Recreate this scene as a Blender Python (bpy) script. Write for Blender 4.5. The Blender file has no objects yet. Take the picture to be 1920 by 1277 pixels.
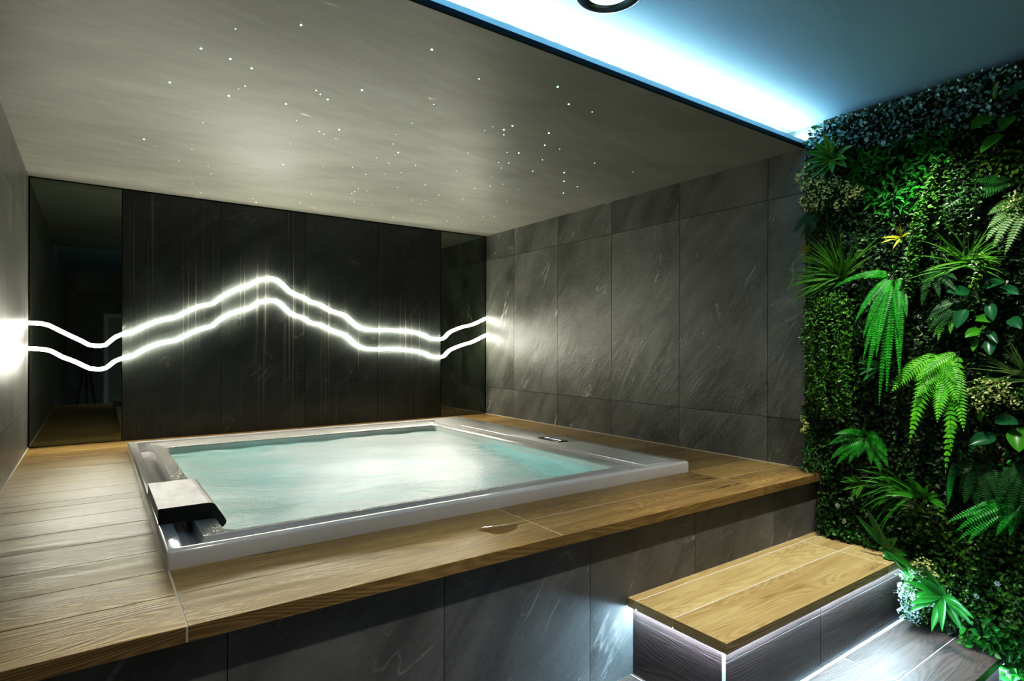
import bpy, math, random
import numpy as np
from mathutils import Vector, Matrix

sc = bpy.context.scene
col = sc.collection
rnd = random.Random(7)
rng = np.random.default_rng(11)
PI = math.pi

# ------------------------------------------------------------------ room numbers (metres, deck top is z = 0)
XL, XR, YB, YREAR = -0.332, 3.099, 4.778, -1.85
ZC, ZU, ZF = 1.715, 1.822, -0.915
YF = 1.541            # front edge of the raised deck
YLIP = 1.645          # front edge of the low ceiling
YR = 1.575            # stone face under the deck nosing
Z1, Z2 = -0.311, -0.611   # tread heights
TX0, TX1, TY0, TY1, TZ = 0.173, 2.531, 1.951, 4.311, 0.056

# ------------------------------------------------------------------ nodes
class NT:
    def __init__(self, name):
        self.m = bpy.data.materials.new(name)
        self.m.use_nodes = True
        self.t = self.m.node_tree
        self.t.nodes.clear()
        self.out = self.t.nodes.new('ShaderNodeOutputMaterial')
    def n(self, kind, props=None, **ins):
        nd = self.t.nodes.new('ShaderNode' + kind)
        for k, v in (props or {}).items():
            setattr(nd, k, v)
        for k, v in ins.items():
            self.put(nd, k, v)
        return nd
    def put(self, nd, k, v):
        s = nd.inputs[int(k[1:])] if k[0] == 'i' and k[1:].isdigit() else nd.inputs[k.replace('_', ' ')]
        if isinstance(v, bpy.types.NodeSocket):
            self.t.links.new(v, s)
        elif isinstance(v, bpy.types.Node):
            self.t.links.new(v.outputs[0], s)
        else:
            if isinstance(v, (tuple, list)) and len(v) == 3 and s.type == 'RGBA':
                v = (*v, 1)
            s.default_value = v
    def math(self, op, a, b=0.0, c=0.0):
        return self.n('Math', {'operation': op}, i0=a, i1=b, i2=c).outputs[0]
    def mix(self, f, a, b):
        nd = self.t.nodes.new('ShaderNodeMix'); nd.data_type = 'RGBA'
        for i, v in ((0, f), (6, a), (7, b)):
            s = nd.inputs[i]
            if isinstance(v, bpy.types.NodeSocket): self.t.links.new(v, s)
            else: s.default_value = (*v, 1) if isinstance(v, tuple) and len(v) == 3 else v
        return nd.outputs[2]
    def ramp(self, f, stops, interp='LINEAR'):
        nd = self.n('ValToRGB', None, i0=f)
        cr = nd.color_ramp; cr.interpolation = interp
        while len(cr.elements) > 1: cr.elements.remove(cr.elements[-1])
        for i, (p, c) in enumerate(stops):
            e = cr.elements[0] if i == 0 else cr.elements.new(p)
            e.position = p
            e.color = (*c, 1) if isinstance(c, (tuple, list)) else (c, c, c, 1)
        return nd.outputs[0]
    def smooth(self, f, lo, hi, a=0.0, b=1.0):
        return self.n('MapRange', {'interpolation_type': 'SMOOTHSTEP'}, i0=f, i1=lo, i2=hi, i3=a, i4=b).outputs[0]
    def noise(self, vec, scale, detail=2.0, rough=0.5, dist=0.0):
        return self.n('TexNoise', None, Vector=vec, Scale=scale, Detail=detail, Roughness=rough, Distortion=dist).outputs[0]
    def mapping(self, vec, scale=(1, 1, 1), rot=0.0, loc=(0, 0, 0)):
        if rot: vec = self.n('Mapping', None, i0=vec, Rotation=(0, 0, rot)).outputs[0]
        return self.n('Mapping', None, i0=vec, Location=loc, Scale=scale).outputs[0]
    def uv(self):
        return self.n('TexCoord').outputs['UV']
    def obj(self):
        return self.n('TexCoord').outputs['Object']
    def bump(self, h, strength, dist=0.01):
        return self.n('Bump', None, Strength=strength, Distance=dist, Height=h).outputs[0]
    def bsdf(self, **k):
        b = self.n('BsdfPrincipled', None, **k)
        self.t.links.new(b.outputs[0], self.out.inputs[0])
        return b
    def island(self):
        return self.n('NewGeometry').outputs['Random Per Island']

def plain(name, color, rough=0.5, metal=0.0, **k):
    t = NT(name); t.bsdf(Base_Color=color, Roughness=rough, Metallic=metal, **k); return t.m

def glow(name, color, strength):
    t = NT(name)
    e = t.n('Emission', None, Color=color, Strength=strength)
    t.t.links.new(e.outputs[0], t.out.inputs[0])
    return t.m

def wood(name, light, dark, rough=0.42, dim=1.0):
    t = NT(name)
    uv = t.uv(); r = t.island()
    cath = t.noise(t.mapping(uv, (0.7, 6.0, 1)), 1.3, 1.2, 0.4, 0.15)
    rings = t.math('SINE', t.math('MULTIPLY_ADD', cath, 210.0, t.math('MULTIPLY', t.noise(t.mapping(uv, (6, 40, 1)), 1.0, 2.0), 3.0)))
    rings = t.math('MULTIPLY_ADD', rings, 0.5, 0.5)
    fib = t.noise(t.mapping(uv, (5, 130, 1)), 1.0, 3.0, 0.6)
    fib2 = t.noise(t.mapping(uv, (2.2, 26, 1)), 1.0, 4.0, 0.6)
    broad = t.noise(t.mapping(uv, (1.3, 6, 1)), 1.0, 3.0, 0.55)
    g = t.math('MULTIPLY_ADD', rings, 0.13, t.math('MULTIPLY', fib, 0.38))
    g = t.math('ADD', g, t.math('MULTIPLY', fib2, 0.36))
    g = t.math('ADD', g, t.math('MULTIPLY', broad, 0.42))
    g = t.math('ADD', g, t.math('MULTIPLY_ADD', r, 0.16, -0.16))
    c = t.ramp(g, [(0.30, dark), (0.52, tuple(0.5 * (a + b) for a, b in zip(light, dark))), (0.72, light)])
    knot = t.noise(t.mapping(uv, (2.0, 15, 1)), 1.2, 4.0, 0.6, 0.6)
    k = t.smooth(knot, 0.655, 0.74)
    c = t.mix(t.math('MULTIPLY', k, 0.75), c, tuple(0.28 * v for v in dark))
    rg = t.math('MULTIPLY_ADD', fib2, 0.22, rough - 0.11)
    h = t.math('ADD', t.math('MULTIPLY', fib, 0.6), t.math('MULTIPLY', rings, 0.4))
    t.bsdf(Base_Color=c, Roughness=rg, Normal=t.bump(h, 0.22, 0.004))
    return t.m

def stone(name, lo, hi, vein=(0.42, 0.42, 0.40), veins=1.0, rough=0.5, rot=0.9, bump=0.5, led_streak=0.0, spec=0.5, brk0=0.47):
    t = NT(name)
    uv = t.uv(); r = t.island()
    base = t.noise(uv, 2.2, 7.0, 0.62, 0.4)
    dg = t.mapping(uv, (1.0, 3.2, 1), rot)
    sweep = t.noise(dg, 1.0, 5.0, 0.58, 1.2)
    fine = t.noise(uv, 60, 4.0, 0.7)
    g = t.math('ADD', t.math('MULTIPLY', base, 0.45), t.math('MULTIPLY', sweep, 0.45))
    g = t.math('ADD', g, t.math('MULTIPLY', fine, 0.16))
    g = t.math('ADD', g, t.math('MULTIPLY_ADD', r, 0.05, -0.035))
    c = t.ramp(g, [(0.40, lo), (0.64, hi)])
    vn = t.noise(t.mapping(uv, (0.35, 1.9, 1), rot), 1.25, 4.0, 0.5, 0.25)
    line = t.smooth(t.math('ABSOLUTE', t.math('SUBTRACT', vn, 0.5)), 0.0, 0.0055, 1.0, 0.0)
    vn2 = t.noise(t.mapping(uv, (0.9, 3.4, 1), rot + 0.5, (7, 3, 0)), 1.6, 5.0, 0.55, 0.3)
    line2 = t.smooth(t.math('ABSOLUTE', t.math('SUBTRACT', vn2, 0.52)), 0.0, 0.004, 0.8, 0.0)
    line = t.math('MAXIMUM', line, line2)
    brk = t.smooth(t.noise(uv, 3.4, 5.0, 0.75), brk0, brk0 + 0.20)
    vm = t.math('MULTIPLY', t.math('MULTIPLY', line, brk), veins)
    spk = t.math('MULTIPLY', t.smooth(t.noise(uv, 150, 3.0, 0.65), 0.60, 0.74), 0.26 * veins)
    c = t.mix(t.math('MAXIMUM', vm, spk), c, vein)
    h = t.math('ADD', t.math('MULTIPLY', sweep, 1.0), t.math('MULTIPLY', fine, 0.12))
    h = t.math('ADD', h, t.math('MULTIPLY', t.noise(dg, 4.0, 6.0, 0.7, 1.0), 0.40))
    if led_streak:
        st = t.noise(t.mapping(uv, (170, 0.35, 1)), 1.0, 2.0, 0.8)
        h = t.math('ADD', h, t.math('MULTIPLY', st, led_streak))
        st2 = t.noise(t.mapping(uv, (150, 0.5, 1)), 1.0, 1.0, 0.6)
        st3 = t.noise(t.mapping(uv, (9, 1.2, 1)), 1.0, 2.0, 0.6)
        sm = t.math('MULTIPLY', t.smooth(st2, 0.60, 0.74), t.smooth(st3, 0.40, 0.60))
        c = t.mix(t.math('MULTIPLY', sm, 0.60), c, (0.29, 0.27, 0.21))  # neon reflection streaks, painted into the stone colour as lighter lines
    t.bsdf(Base_Color=c, Roughness=rough, Specular_IOR_Level=spec, Normal=t.bump(h, bump, 0.012))
    return t.m

def leafmat(name, a, b, rough=0.42, tip=None, spec=0.22, trans=0.25):
    t = NT(name)
    r = t.island()
    c = t.ramp(r, [(0.0, a), (0.6, tuple(0.5 * (x + y) for x, y in zip(a, b))), (1.0, b)])
    if tip:
        u = t.n('SeparateXYZ', None, i0=t.uv())
        e = t.smooth(t.math('ABSOLUTE', t.math('SUBTRACT', u.outputs[1], 0.5)), 0.27, 0.40)
        c = t.mix(e, c, tip)
    p = t.n('BsdfPrincipled', None, Base_Color=c, Roughness=rough, Specular_IOR_Level=spec)
    tr = t.n('BsdfTranslucent', None, Color=c)
    mx = t.n('MixShader', None, i0=trans, i1=p, i2=tr)
    t.t.links.new(mx.outputs[0], t.out.inputs[0])
    return t.m

M = {}
M['oak'] = wood('oak_tile', (0.39, 0.262, 0.100), (0.120, 0.066, 0.020), 0.35)
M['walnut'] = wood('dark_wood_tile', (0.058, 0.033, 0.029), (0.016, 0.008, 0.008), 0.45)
M['step_oak'] = wood('step_oak_tile', (0.60, 0.46, 0.225), (0.27, 0.17, 0.065), 0.5)
M['low_oak'] = wood('cool_oak_tile', (0.135, 0.10, 0.088), (0.035, 0.024, 0.020), 0.45)
M['grout'] = plain('pale_grout', (0.55, 0.50, 0.42), 0.8)
M['dark_grout'] = plain('dark_grout', (0.004, 0.004, 0.004), 0.9)
M['slate_r'] = stone('slate_right', (0.046, 0.049, 0.044), (0.158, 0.165, 0.149), rot=-2.18, rough=0.40, bump=0.65)
M['slate_l'] = stone('slate_left', (0.085, 0.086, 0.080), (0.17, 0.172, 0.165), rot=-2.0, rough=0.36, bump=0.35, veins=0.6)
M['slate_b'] = stone('slate_back', (0.010, 0.0125, 0.012), (0.040, 0.047, 0.045), vein=(0.20, 0.20, 0.195), rot=-0.75, rough=0.34, bump=0.22, veins=0.5, led_streak=0.45)
M['slate_f'] = stone('slate_front', (0.060, 0.062, 0.062), (0.175, 0.178, 0.178), vein=(0.50, 0.50, 0.50), rot=-0.95, rough=0.5, bump=0.35, veins=0.5, brk0=0.44)
M['rear'] = stone('rear_stone', (0.10, 0.10, 0.10), (0.20, 0.20, 0.20), rough=0.6, bump=0.2, veins=0.3)
M['acrylic'] = plain('white_acrylic', (0.78, 0.765, 0.78), 0.12, Coat_Weight=0.4, Coat_Roughness=0.05)
M['white_paint'] = plain('white_paint', (0.72, 0.73, 0.73), 0.5)
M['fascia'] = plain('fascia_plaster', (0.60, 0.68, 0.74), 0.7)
M['fascia_dark'] = plain('dark_profile', (0.002, 0.012, 0.016), 0.9, Specular_IOR_Level=0.1)
M['chrome'] = plain('chrome', (0.62, 0.66, 0.68), 0.08, 1.0)
M['black'] = plain('black_plastic', (0.012, 0.013, 0.015), 0.42)
M['glassblack'] = plain('black_glass', (0.006, 0.007, 0.010), 0.06)
M['tripod'] = plain('tripod_black', (0.02, 0.02, 0.02), 0.4)
M['soil'] = plain('planting_mat', (0.004, 0.010, 0.004), 0.9)
M['led_warm'] = glow('led_warm_white', (1.0, 0.962, 0.80), 58.0)
M['led_cove'] = glow('led_cool_blue', (0.58, 0.81, 1.0), 205.0)
M['led_step'] = glow('led_cool_white', (0.50, 0.80, 1.0), 360.0)
M['star_g'] = glow('star_green_white', (0.40, 1.0, 0.62), 7.0)
M['star_w'] = glow('star_white', (0.72, 1.0, 0.82), 5.0)
M['icon'] = glow('display_icons', (0.75, 0.9, 1.0), 3.0)
M['lamp_lens'] = glow('lamp_lens', (0.85, 0.95, 1.0), 1.1)
M['stem'] = leafmat('stem_green', (0.03, 0.07, 0.01), (0.05, 0.10, 0.02))
M['brown_stem'] = plain('brown_stem', (0.06, 0.04, 0.02), 0.7)

def make_mirror():
    t = NT('smoked_mirror')
    t.bsdf(Base_Color=(0.155, 0.18, 0.145), Metallic=1.0, Roughness=0.025)
    return t.m
M['mirror'] = make_mirror()

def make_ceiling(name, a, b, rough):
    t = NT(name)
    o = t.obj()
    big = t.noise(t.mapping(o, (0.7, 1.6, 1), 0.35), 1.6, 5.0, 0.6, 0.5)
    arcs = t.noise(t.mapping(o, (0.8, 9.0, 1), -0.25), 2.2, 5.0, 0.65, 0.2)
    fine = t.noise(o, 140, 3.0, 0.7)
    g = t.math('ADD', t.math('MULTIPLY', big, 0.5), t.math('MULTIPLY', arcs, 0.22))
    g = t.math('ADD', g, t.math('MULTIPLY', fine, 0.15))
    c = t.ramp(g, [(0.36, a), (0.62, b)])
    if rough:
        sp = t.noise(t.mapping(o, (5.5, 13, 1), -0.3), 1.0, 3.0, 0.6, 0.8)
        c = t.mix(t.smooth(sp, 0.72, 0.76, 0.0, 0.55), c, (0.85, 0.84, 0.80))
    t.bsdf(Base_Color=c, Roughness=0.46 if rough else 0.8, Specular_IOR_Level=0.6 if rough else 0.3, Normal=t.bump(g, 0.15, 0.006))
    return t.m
M['ceiling'] = make_ceiling('trowelled_plaster', (0.195, 0.20, 0.178), (0.31, 0.32, 0.29), True)
M['ceiling2'] = make_ceiling('blue_wash_plaster', (0.22, 0.40, 0.51), (0.26, 0.45, 0.56), False)  # blue spill of the cove strip is tinted into this plaster colour

def make_ledge():
    t = NT('wet_acrylic')
    o = t.obj()
    d = t.n('TexVoronoi', {'feature': 'SMOOTH_F1'}, Vector=o, Scale=130.0).outputs[0]
    h = t.smooth(d, 0.15, 0.5, 1.0, 0.0)
    t.bsdf(Base_Color=(0.62, 0.61, 0.59), Roughness=0.10, Normal=t.bump(h, 0.30, 0.004))
    return t.m
M['ledge'] = make_ledge()

def make_cap():
    t = NT('brushed_cap')
    o = t.obj()
    n = t.noise(t.mapping(o, (7, 3, 3)), 1.6, 4.0, 0.6, 0.6)
    c = t.ramp(n, [(0.35, (0.36, 0.33, 0.29)), (0.6, (0.62, 0.59, 0.54))])
    t.bsdf(Base_Color=c, Roughness=0.34, Specular_IOR_Level=0.5)
    return t.m
M['cap'] = make_cap()

def make_water():
    t = NT('spa_water')
    o = t.obj()
    wv = t.n('SeparateXYZ', None, i0=o)
    X, Y = wv.outputs[0], wv.outputs[1]
    warp = t.n('TexNoise', None, Vector=o, Scale=2.0, Detail=2.0).outputs[1]
    ow = t.n('VectorMath', {'operation': 'MULTIPLY_ADD'}, i0=warp, i1=(0.35, 0.35, 0.0), i2=o).outputs[0]
    n1 = t.noise(t.mapping(ow, (1.0, 2.2, 1), 0.25), 2.0, 6.0, 0.6, 0.4)
    n2 = t.noise(t.mapping(ow, (1.2, 5.0, 1), 0.25), 3.2, 6.0, 0.62, 0.3)
    n3 = t.noise(ow, 22.0, 4.0, 0.65)
    nn = t.math('ADD', t.math('MULTIPLY', n1, 0.55), t.math('ADD', t.math('MULTIPLY', n2, 0.33), t.math('MULTIPLY', n3, 0.12)))
    # calm water along the right wall and along the back wall
    right = t.smooth(t.math('ADD', X, t.math('MULTIPLY', Y, -0.16)), 1.16, 1.66)
    fr = t.smooth(Y, 3.05, 3.55, 1.0, 0.25)
    right = t.math('MULTIPLY', right, fr)
    back = t.smooth(t.math('ADD', Y, t.math('MULTIPLY', X, -0.05)), 3.45, 3.86)
    back = t.math('MULTIPLY', back, t.smooth(X, 1.35, 1.75, 1.0, 0.0))
    calm = t.math('MAXIMUM', right, t.math('MULTIPLY', back, 0.55))
    milk = t.math('SUBTRACT', t.smooth(nn, 0.08, 0.40), t.math('MULTIPLY', calm, 1.0))
    milk = t.smooth(t.math('ADD', milk, t.math('MULTIPLY', t.math('SUBTRACT', n2, 0.5), 0.9)), -0.05, 0.72)
    dx = t.math('SUBTRACT', X, 1.52); dy = t.math('SUBTRACT', Y, 3.05)
    rr = t.math('ADD', t.math('MULTIPLY', dx, dx), t.math('MULTIPLY', t.math('MULTIPLY', dy, dy), 0.45))
    hot = t.smooth(rr, 0.0, 0.9, 0.30, 0.0)
    fo = t.smooth(t.math('ADD', nn, hot), 0.42, 0.82)
    cm = t.mix(fo, (0.60, 0.88, 0.85), (0.95, 0.97, 0.96))
    hb = t.math('ADD', t.math('MULTIPLY', n2, 0.6), t.math('MULTIPLY', n3, 0.5))
    nb = t.bump(hb, 0.25, 0.02)
    d = t.n('BsdfDiffuse', None, Color=cm, Normal=nb)
    tl = t.n('BsdfTranslucent', None, Color=cm, Normal=nb)
    dm = t.n('MixShader', None, i0=0.25, i1=d, i2=tl)
    gl = t.n('BsdfGlossy', None, Color=(1, 1, 1), Roughness=0.22, Normal=nb)
    fr1 = t.n('Fresnel', None, IOR=1.33, Normal=nb)
    mk = t.n('MixShader', None, i0=t.math('MULTIPLY', fr1.outputs[0], 0.6), i1=dm, i2=gl)
    tp = t.n('BsdfTransparent', None, Color=(0.52, 0.86, 0.83))
    gl2 = t.n('BsdfGlossy', None, Color=(1, 1, 1), Roughness=0.06, Normal=nb)
    cl = t.n('MixShader', None, i0=fr1.outputs[0], i1=tp, i2=gl2)
    mx = t.n('MixShader', None, i0=milk, i1=cl, i2=mk)
    t.t.links.new(mx.outputs[0], t.out.inputs[0])
    return t.m
M['water'] = make_water()

# ------------------------------------------------------------------ mesh building
class MB:
    def __init__(self):
        self.v, self.f, self.u, self.mi = [], [], [], []
    def face(self, pts, uvs=None, m=0):
        i = len(self.v)
        self.v += [tuple(p) for p in pts]
        self.f.append(tuple(range(i, i + len(pts))))
        self.u += list(uvs) if uvs else [(0.0, 0.0)] * len(pts)
        self.mi.append(m)
    def grid(self, rows, m=0, closed=False, uvs=None):
        """rows: list of equal-length point rows, shared vertices"""
        i = len(self.v); nr, nc = len(rows), len(rows[0])
        for r in rows: self.v += [tuple(p) for p in r]
        for a in range(nr - 1):
            for b in range(nc if closed else nc - 1):
                c = (b + 1) % nc
                self.f.append((i + a * nc + b, i + a * nc + c, i + (a + 1) * nc + c, i + (a + 1) * nc + b))
                if uvs: self.u += [uvs[a][b], uvs[a][c], uvs[a + 1][c], uvs[a + 1][b]]
                else: self.u += [(0.0, 0.0)] * 4
                self.mi.append(m)
        return i
    def cap(self, idx, m=0):
        self.f.append(tuple(idx)); self.u += [(0.0, 0.0)] * len(idx); self.mi.append(m)
    def box(self, lo, hi, m=0, grain=0, skip=()):
        """box with shared vertices; uv along the grain axis in metres with a random offset"""
        ou, ov = rnd.uniform(0, 40), rnd.uniform(0, 40)
        x0, y0, z0 = lo; x1, y1, z1 = hi
        P = [(x0, y0, z0), (x1, y0, z0), (x1, y1, z0), (x0, y1, z0), (x0, y0, z1), (x1, y0, z1), (x1, y1, z1), (x0, y1, z1)]
        i = len(self.v); self.v += P
        F = {'bot': (0, 3, 2, 1), 'top': (4, 5, 6, 7), 'front': (0, 1, 5, 4), 'right': (1, 2, 6, 5), 'back': (2, 3, 7, 6), 'left': (3, 0, 4, 7)}
        ax = {'bot': 2, 'top': 2, 'front': 1, 'back': 1, 'right': 0, 'left': 0}
        for k, q in F.items():
            if k in skip: continue
            self.f.append(tuple(i + j for j in q)); self.mi.append(m)
            others = [a for a in (0, 1, 2) if a != ax[k]]
            ga = grain if grain in others else others[0]
            gb = [a for a in others if a != ga][0]
            for j in q: self.u.append((P[j][ga] + ou, P[j][gb] + ov + (0.5 if k == 'front' else 0)))
    def tube(self, pts, r, n=8, m=0, caps=True):
        pts = [Vector(p) for p in pts]
        rows = []
        ref = Vector((0, 0, 1))
        for k, p in enumerate(pts):
            d = (pts[min(k + 1, len(pts) - 1)] - pts[max(k - 1, 0)]).normalized()
            a = d.cross(ref)
            if a.length < 0.1: a = d.cross(Vector((0, 1, 0)))
            a.normalize(); b = a.cross(d)
            rr = r[k] if isinstance(r, (list, tuple)) else r
            rows.append([p + (a * math.cos(2 * PI * j / n) + b * math.sin(2 * PI * j / n)) * rr for j in range(n)])
        i = self.grid(rows, m, closed=True)
        if caps:
            self.cap([i + j for j in range(n)][::-1], m)
            self.cap([i + (len(pts) - 1) * n + j for j in range(n)], m)
    def build(self, name, mats, parent=None, smooth=False, bevel=0.0, loc=None):
        me = bpy.data.meshes.new(name)
        off = Vector(loc) if loc else None
        vs = [tuple(Vector(p) - off) for p in self.v] if off else self.v
        me.from_pydata(vs, [], self.f)
        uvl = me.uv_layers.new(name='UVMap')
        uvl.data.foreach_set('uv', np.array(self.u, dtype=np.float32).ravel())
        me.polygons.foreach_set('material_index', np.array(self.mi, dtype=np.int32))
        if smooth: me.polygons.foreach_set('use_smooth', np.ones(len(self.f), dtype=bool))
        for m in (mats if isinstance(mats, (list, tuple)) else [mats]): me.materials.append(m)
        me.update()
        o = bpy.data.objects.new(name, me); col.objects.link(o)
        if off: o.location = off
        if bevel:
            b = o.modifiers.new('bevel', 'BEVEL'); b.width = bevel; b.segments = 2; b.limit_method = 'ANGLE'; b.angle_limit = math.radians(50)
        if parent is not None:
            o.parent = parent
            if not off: o.matrix_parent_inverse = Matrix.Translation(-parent.location)
            else: o.location = off - parent.location
        return o

def tag(o, label=None, cat=None, group=None, kind=None):
    if label: o['label'] = label
    if cat: o['category'] = cat
    if group: o['group'] = group
    if kind: o['kind'] = kind
    return o

def empty(name, loc, label=None, cat=None, group=None):
    o = bpy.data.objects.new(name, None); col.objects.link(o); o.location = loc; o.empty_display_size = 0.05
    return tag(o, label, cat, group)

def copy_tree(o, parent=None):
    c = o.copy(); col.objects.link(c)
    if parent is not None: c.parent = parent
    for ch in list(o.children): copy_tree(ch, c)
    return c

# ------------------------------------------------------------------ room shell
def tiled_wall(name, org, ua, va, ub, vb, mat, label, gap=0.0030, groove=None, parent=None, nrm=None):
    """wall of individual tiles; org + u*ua + v*va, nrm points into the room"""
    org, ua, va, nrm = Vector(org), Vector(ua), Vector(va), Vector(nrm)
    b = MB()
    for i in range(len(ub) - 1):
        for j in range(len(vb) - 1):
            u0, u1, v0, v1 = ub[i] + gap / 2, ub[i + 1] - gap / 2, vb[j] + gap / 2, vb[j + 1] - gap / 2
            ou, ov = rnd.uniform(0, 40), rnd.uniform(0, 40)
            P = lambda u, v, d: org + ua * u + va * v + nrm * d
            c = [(u0, v0), (u1, v0), (u1, v1), (u0, v1)]
            k = len(b.v)
            b.v += [tuple(P(u, v, 0)) for u, v in c] + [tuple(P(u, v, -0.006)) for u, v in c]
            quads = [(0, 1, 2, 3)] + [(a, a + 4, (a + 1) % 4 + 4, (a + 1) % 4) for a in range(4)]
            flip = ua.cross(va).dot(nrm) < 0
            for q in quads:
                qq = q[::-1] if flip else q
                b.f.append(tuple(k + t for t in qq)); b.mi.append(0)
                b.u += [(c[t % 4][0] + ou, c[t % 4][1] + ov) for t in qq]
    u0, u1, v0, v1 = ub[0], ub[-1], vb[0], vb[-1]
    P = lambda u, v: org + ua * u + va * v - nrm * 0.005
    q = [P(u0, v0), P(u1, v0), P(u1, v1), P(u0, v1)]
    b.face(q if ua.cross(va).dot(nrm) > 0 else q[::-1], m=1)
    # solid behind
    o = b.build(name, [mat, groove or M['dark_grout']], parent)
    tag(o, label, None, None, 'structure')
    return o

def breaks(lo, hi, at, pitch):
    n0 = math.ceil((lo - at) / pitch)
    out = [lo]
    x = at + n0 * pitch
    while x < hi - 0.01:
        if x > lo + 0.01: out.append(x)
        x += pitch
    return out + [hi]

tiled_wall('wall_right', (XR, 0, 0), (0, 1, 0), (0, 0, 1), breaks(YREAR, YB, 1.86, 0.6135), [ZF, 0.258, 1.478, ZU], M['slate_r'],
           'grey slate tile wall on the right of the hot tub', nrm=(-1, 0, 0))
tiled_wall('wall_left', (XL, 0, 0), (0, 1, 0), (0, 0, 1), breaks(YREAR, YB, 4.52, 0.6135), [ZF, 0.255, 1.44, ZU], M['slate_l'],
           'grey slate tile wall at the left edge', nrm=(1, 0, 0))
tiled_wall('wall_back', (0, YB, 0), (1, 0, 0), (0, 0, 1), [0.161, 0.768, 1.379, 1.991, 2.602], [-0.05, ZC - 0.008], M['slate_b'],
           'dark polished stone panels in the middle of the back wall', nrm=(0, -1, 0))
b = MB(); b.box((XL - 0.02, YB + 0.006, ZF), (XR + 0.02, YB + 0.05, ZU)); tag(b.build('wall_back_core', M['dark_grout']), 'dark wall carcass behind the back panels', kind='structure')
tiled_wall('wall_rear', (0, YREAR, 0), (1, 0, 0), (0, 0, 1), breaks(XL, XR, 0.40, 0.6135), [ZF, 0.30, 1.50, ZU], M['rear'],
           'plain grey wall behind the camera seen in the mirror', nrm=(0, 1, 0))

b = MB(); b.box((XL, YLIP + 0.012, ZC), (XR, YB, ZC + 0.02)); tag(b.build('ceiling', M['ceiling']), 'low grey trowelled plaster ceiling with star lights above the hot tub', kind='structure')
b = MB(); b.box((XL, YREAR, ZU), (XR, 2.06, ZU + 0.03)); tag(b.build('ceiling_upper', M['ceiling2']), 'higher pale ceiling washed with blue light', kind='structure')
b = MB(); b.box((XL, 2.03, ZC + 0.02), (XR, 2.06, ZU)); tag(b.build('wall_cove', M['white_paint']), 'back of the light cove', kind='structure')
b = MB(); b.box((XL, YLIP, ZC - 0.001), (XR, YLIP + 0.012, ZC + 0.0175)); tag(b.build('trim_1', M['fascia_dark']), 'dark profile along the front edge of the low ceiling', kind='structure')
b = MB()
n = 90
rows = [[], [], [], []]
for i in range(n + 1):
    x = XL + (XR - XL) * i / n
    w = rnd.uniform(-0.0016, 0.0016)
    rows[0].append((x, YLIP + 0.004, ZC + 0.0175)); rows[1].append((x, YLIP + 0.004, ZC + 0.041 + w))
    rows[2].append((x, YLIP + 0.014, ZC + 0.041 + w)); rows[3].append((x, YLIP + 0.014, ZC + 0.0175))
b.grid(rows)
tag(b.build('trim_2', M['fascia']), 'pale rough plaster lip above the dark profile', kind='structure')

# floor of the lower area
b = MB()
ys = breaks(YREAR, 0.83, 0.787, 0.2); xs = breaks(XL, XR, 0.5, 1.2)
for j in range(len(ys) - 1):
    for i in range(len(xs) - 1):
        b.box((xs[i] + .001, ys[j] + .001, ZF - 0.02), (xs[i + 1] - .001, ys[j + 1] - .001, ZF), 0, 0)
b.box((XL, YREAR, ZF - 0.04), (XR, 1.6, ZF - 0.004), 1)
tag(b.build('floor', [M['low_oak'], M['grout']]), 'wood look tile floor of the lower area', kind='structure')

# door in the rear wall (seen in the mirror)
D = empty('door_1', (0.58, YREAR, ZF)); tag(D, 'white framed door behind the camera seen in the mirror', kind='structure')
b = MB()
b.box((0.14, YREAR - 0.01, ZF), (0.20, YREAR + 0.03, 1.15)); b.box((0.96, YREAR - 0.01, ZF), (1.02, YREAR + 0.03, 1.15)); b.box((0.20, YREAR - 0.01, 1.09), (0.96, YREAR + 0.03, 1.15))
b.build('door_frame', plain('door_frame_white', (0.8, 0.8, 0.8), 0.4), D, bevel=0.003)
b = MB(); b.box((0.203, YREAR + 0.001, ZF + 0.005), (0.957, YREAR + 0.018, 1.087)); b.build('door_leaf', plain('door_grey', (0.30, 0.31, 0.31), 0.4), D, bevel=0.002)
b = MB(); b.tube([(0.88, YREAR + 0.018, 0.12), (0.88, YREAR + 0.06, 0.12), (0.77, YREAR + 0.06, 0.12)], 0.009, 8); b.build('door_handle', M['chrome'], D, smooth=True)

# ------------------------------------------------------------------ raised deck
deck = empty('raised_deck', (1.38, YF, 0)); tag(deck, 'raised platform tiled in oak look planks around the hot tub', kind='structure')
b = MB(); g = 0.0011; TH = 0.038
def plank(x0, x1, y0, y1, gx=g, gy=g): b.box((x0 + gx, y0 + (0 if y0 == YF else gy), -TH), (x1 - gx, y1 - gy, 0), 0, 0)
yl = [YF, 1.754, 1.957, 2.165, 2.372, 2.57, 2.772, 2.98, 3.085, 3.29, 3.495, 3.70, 3.905, 4.11, 4.315, 4.52, YB]
for j in range(len(yl) - 1):
    plank(XL, 0.179, yl[j], yl[j + 1], gx=0.0022 if j < 2 else g, gy=g)
for x0, x1 in ((0.179, 1.321), (1.321, 2.541), (2.541, XR)):
    plank(x0, x1, YF, 1.756, gx=0.0020, gy=0.0016); plank(x0, x1, 1.756, 1.965, gx=0.0020, gy=0.0016)
for j in range(2, len(yl) - 1):
    plank(2.525, XR, max(yl[j], 1.965), yl[j + 1])
for x0, x1 in ((0.179, 1.2), (1.2, 2.525)):
    plank(x0, x1, 4.30, 4.52); plank(x0, x1, 4.52, YB)
b.build('plank', M['oak'], deck, bevel=0.0012)['kind'] = 'stuff'
b = MB()
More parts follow.
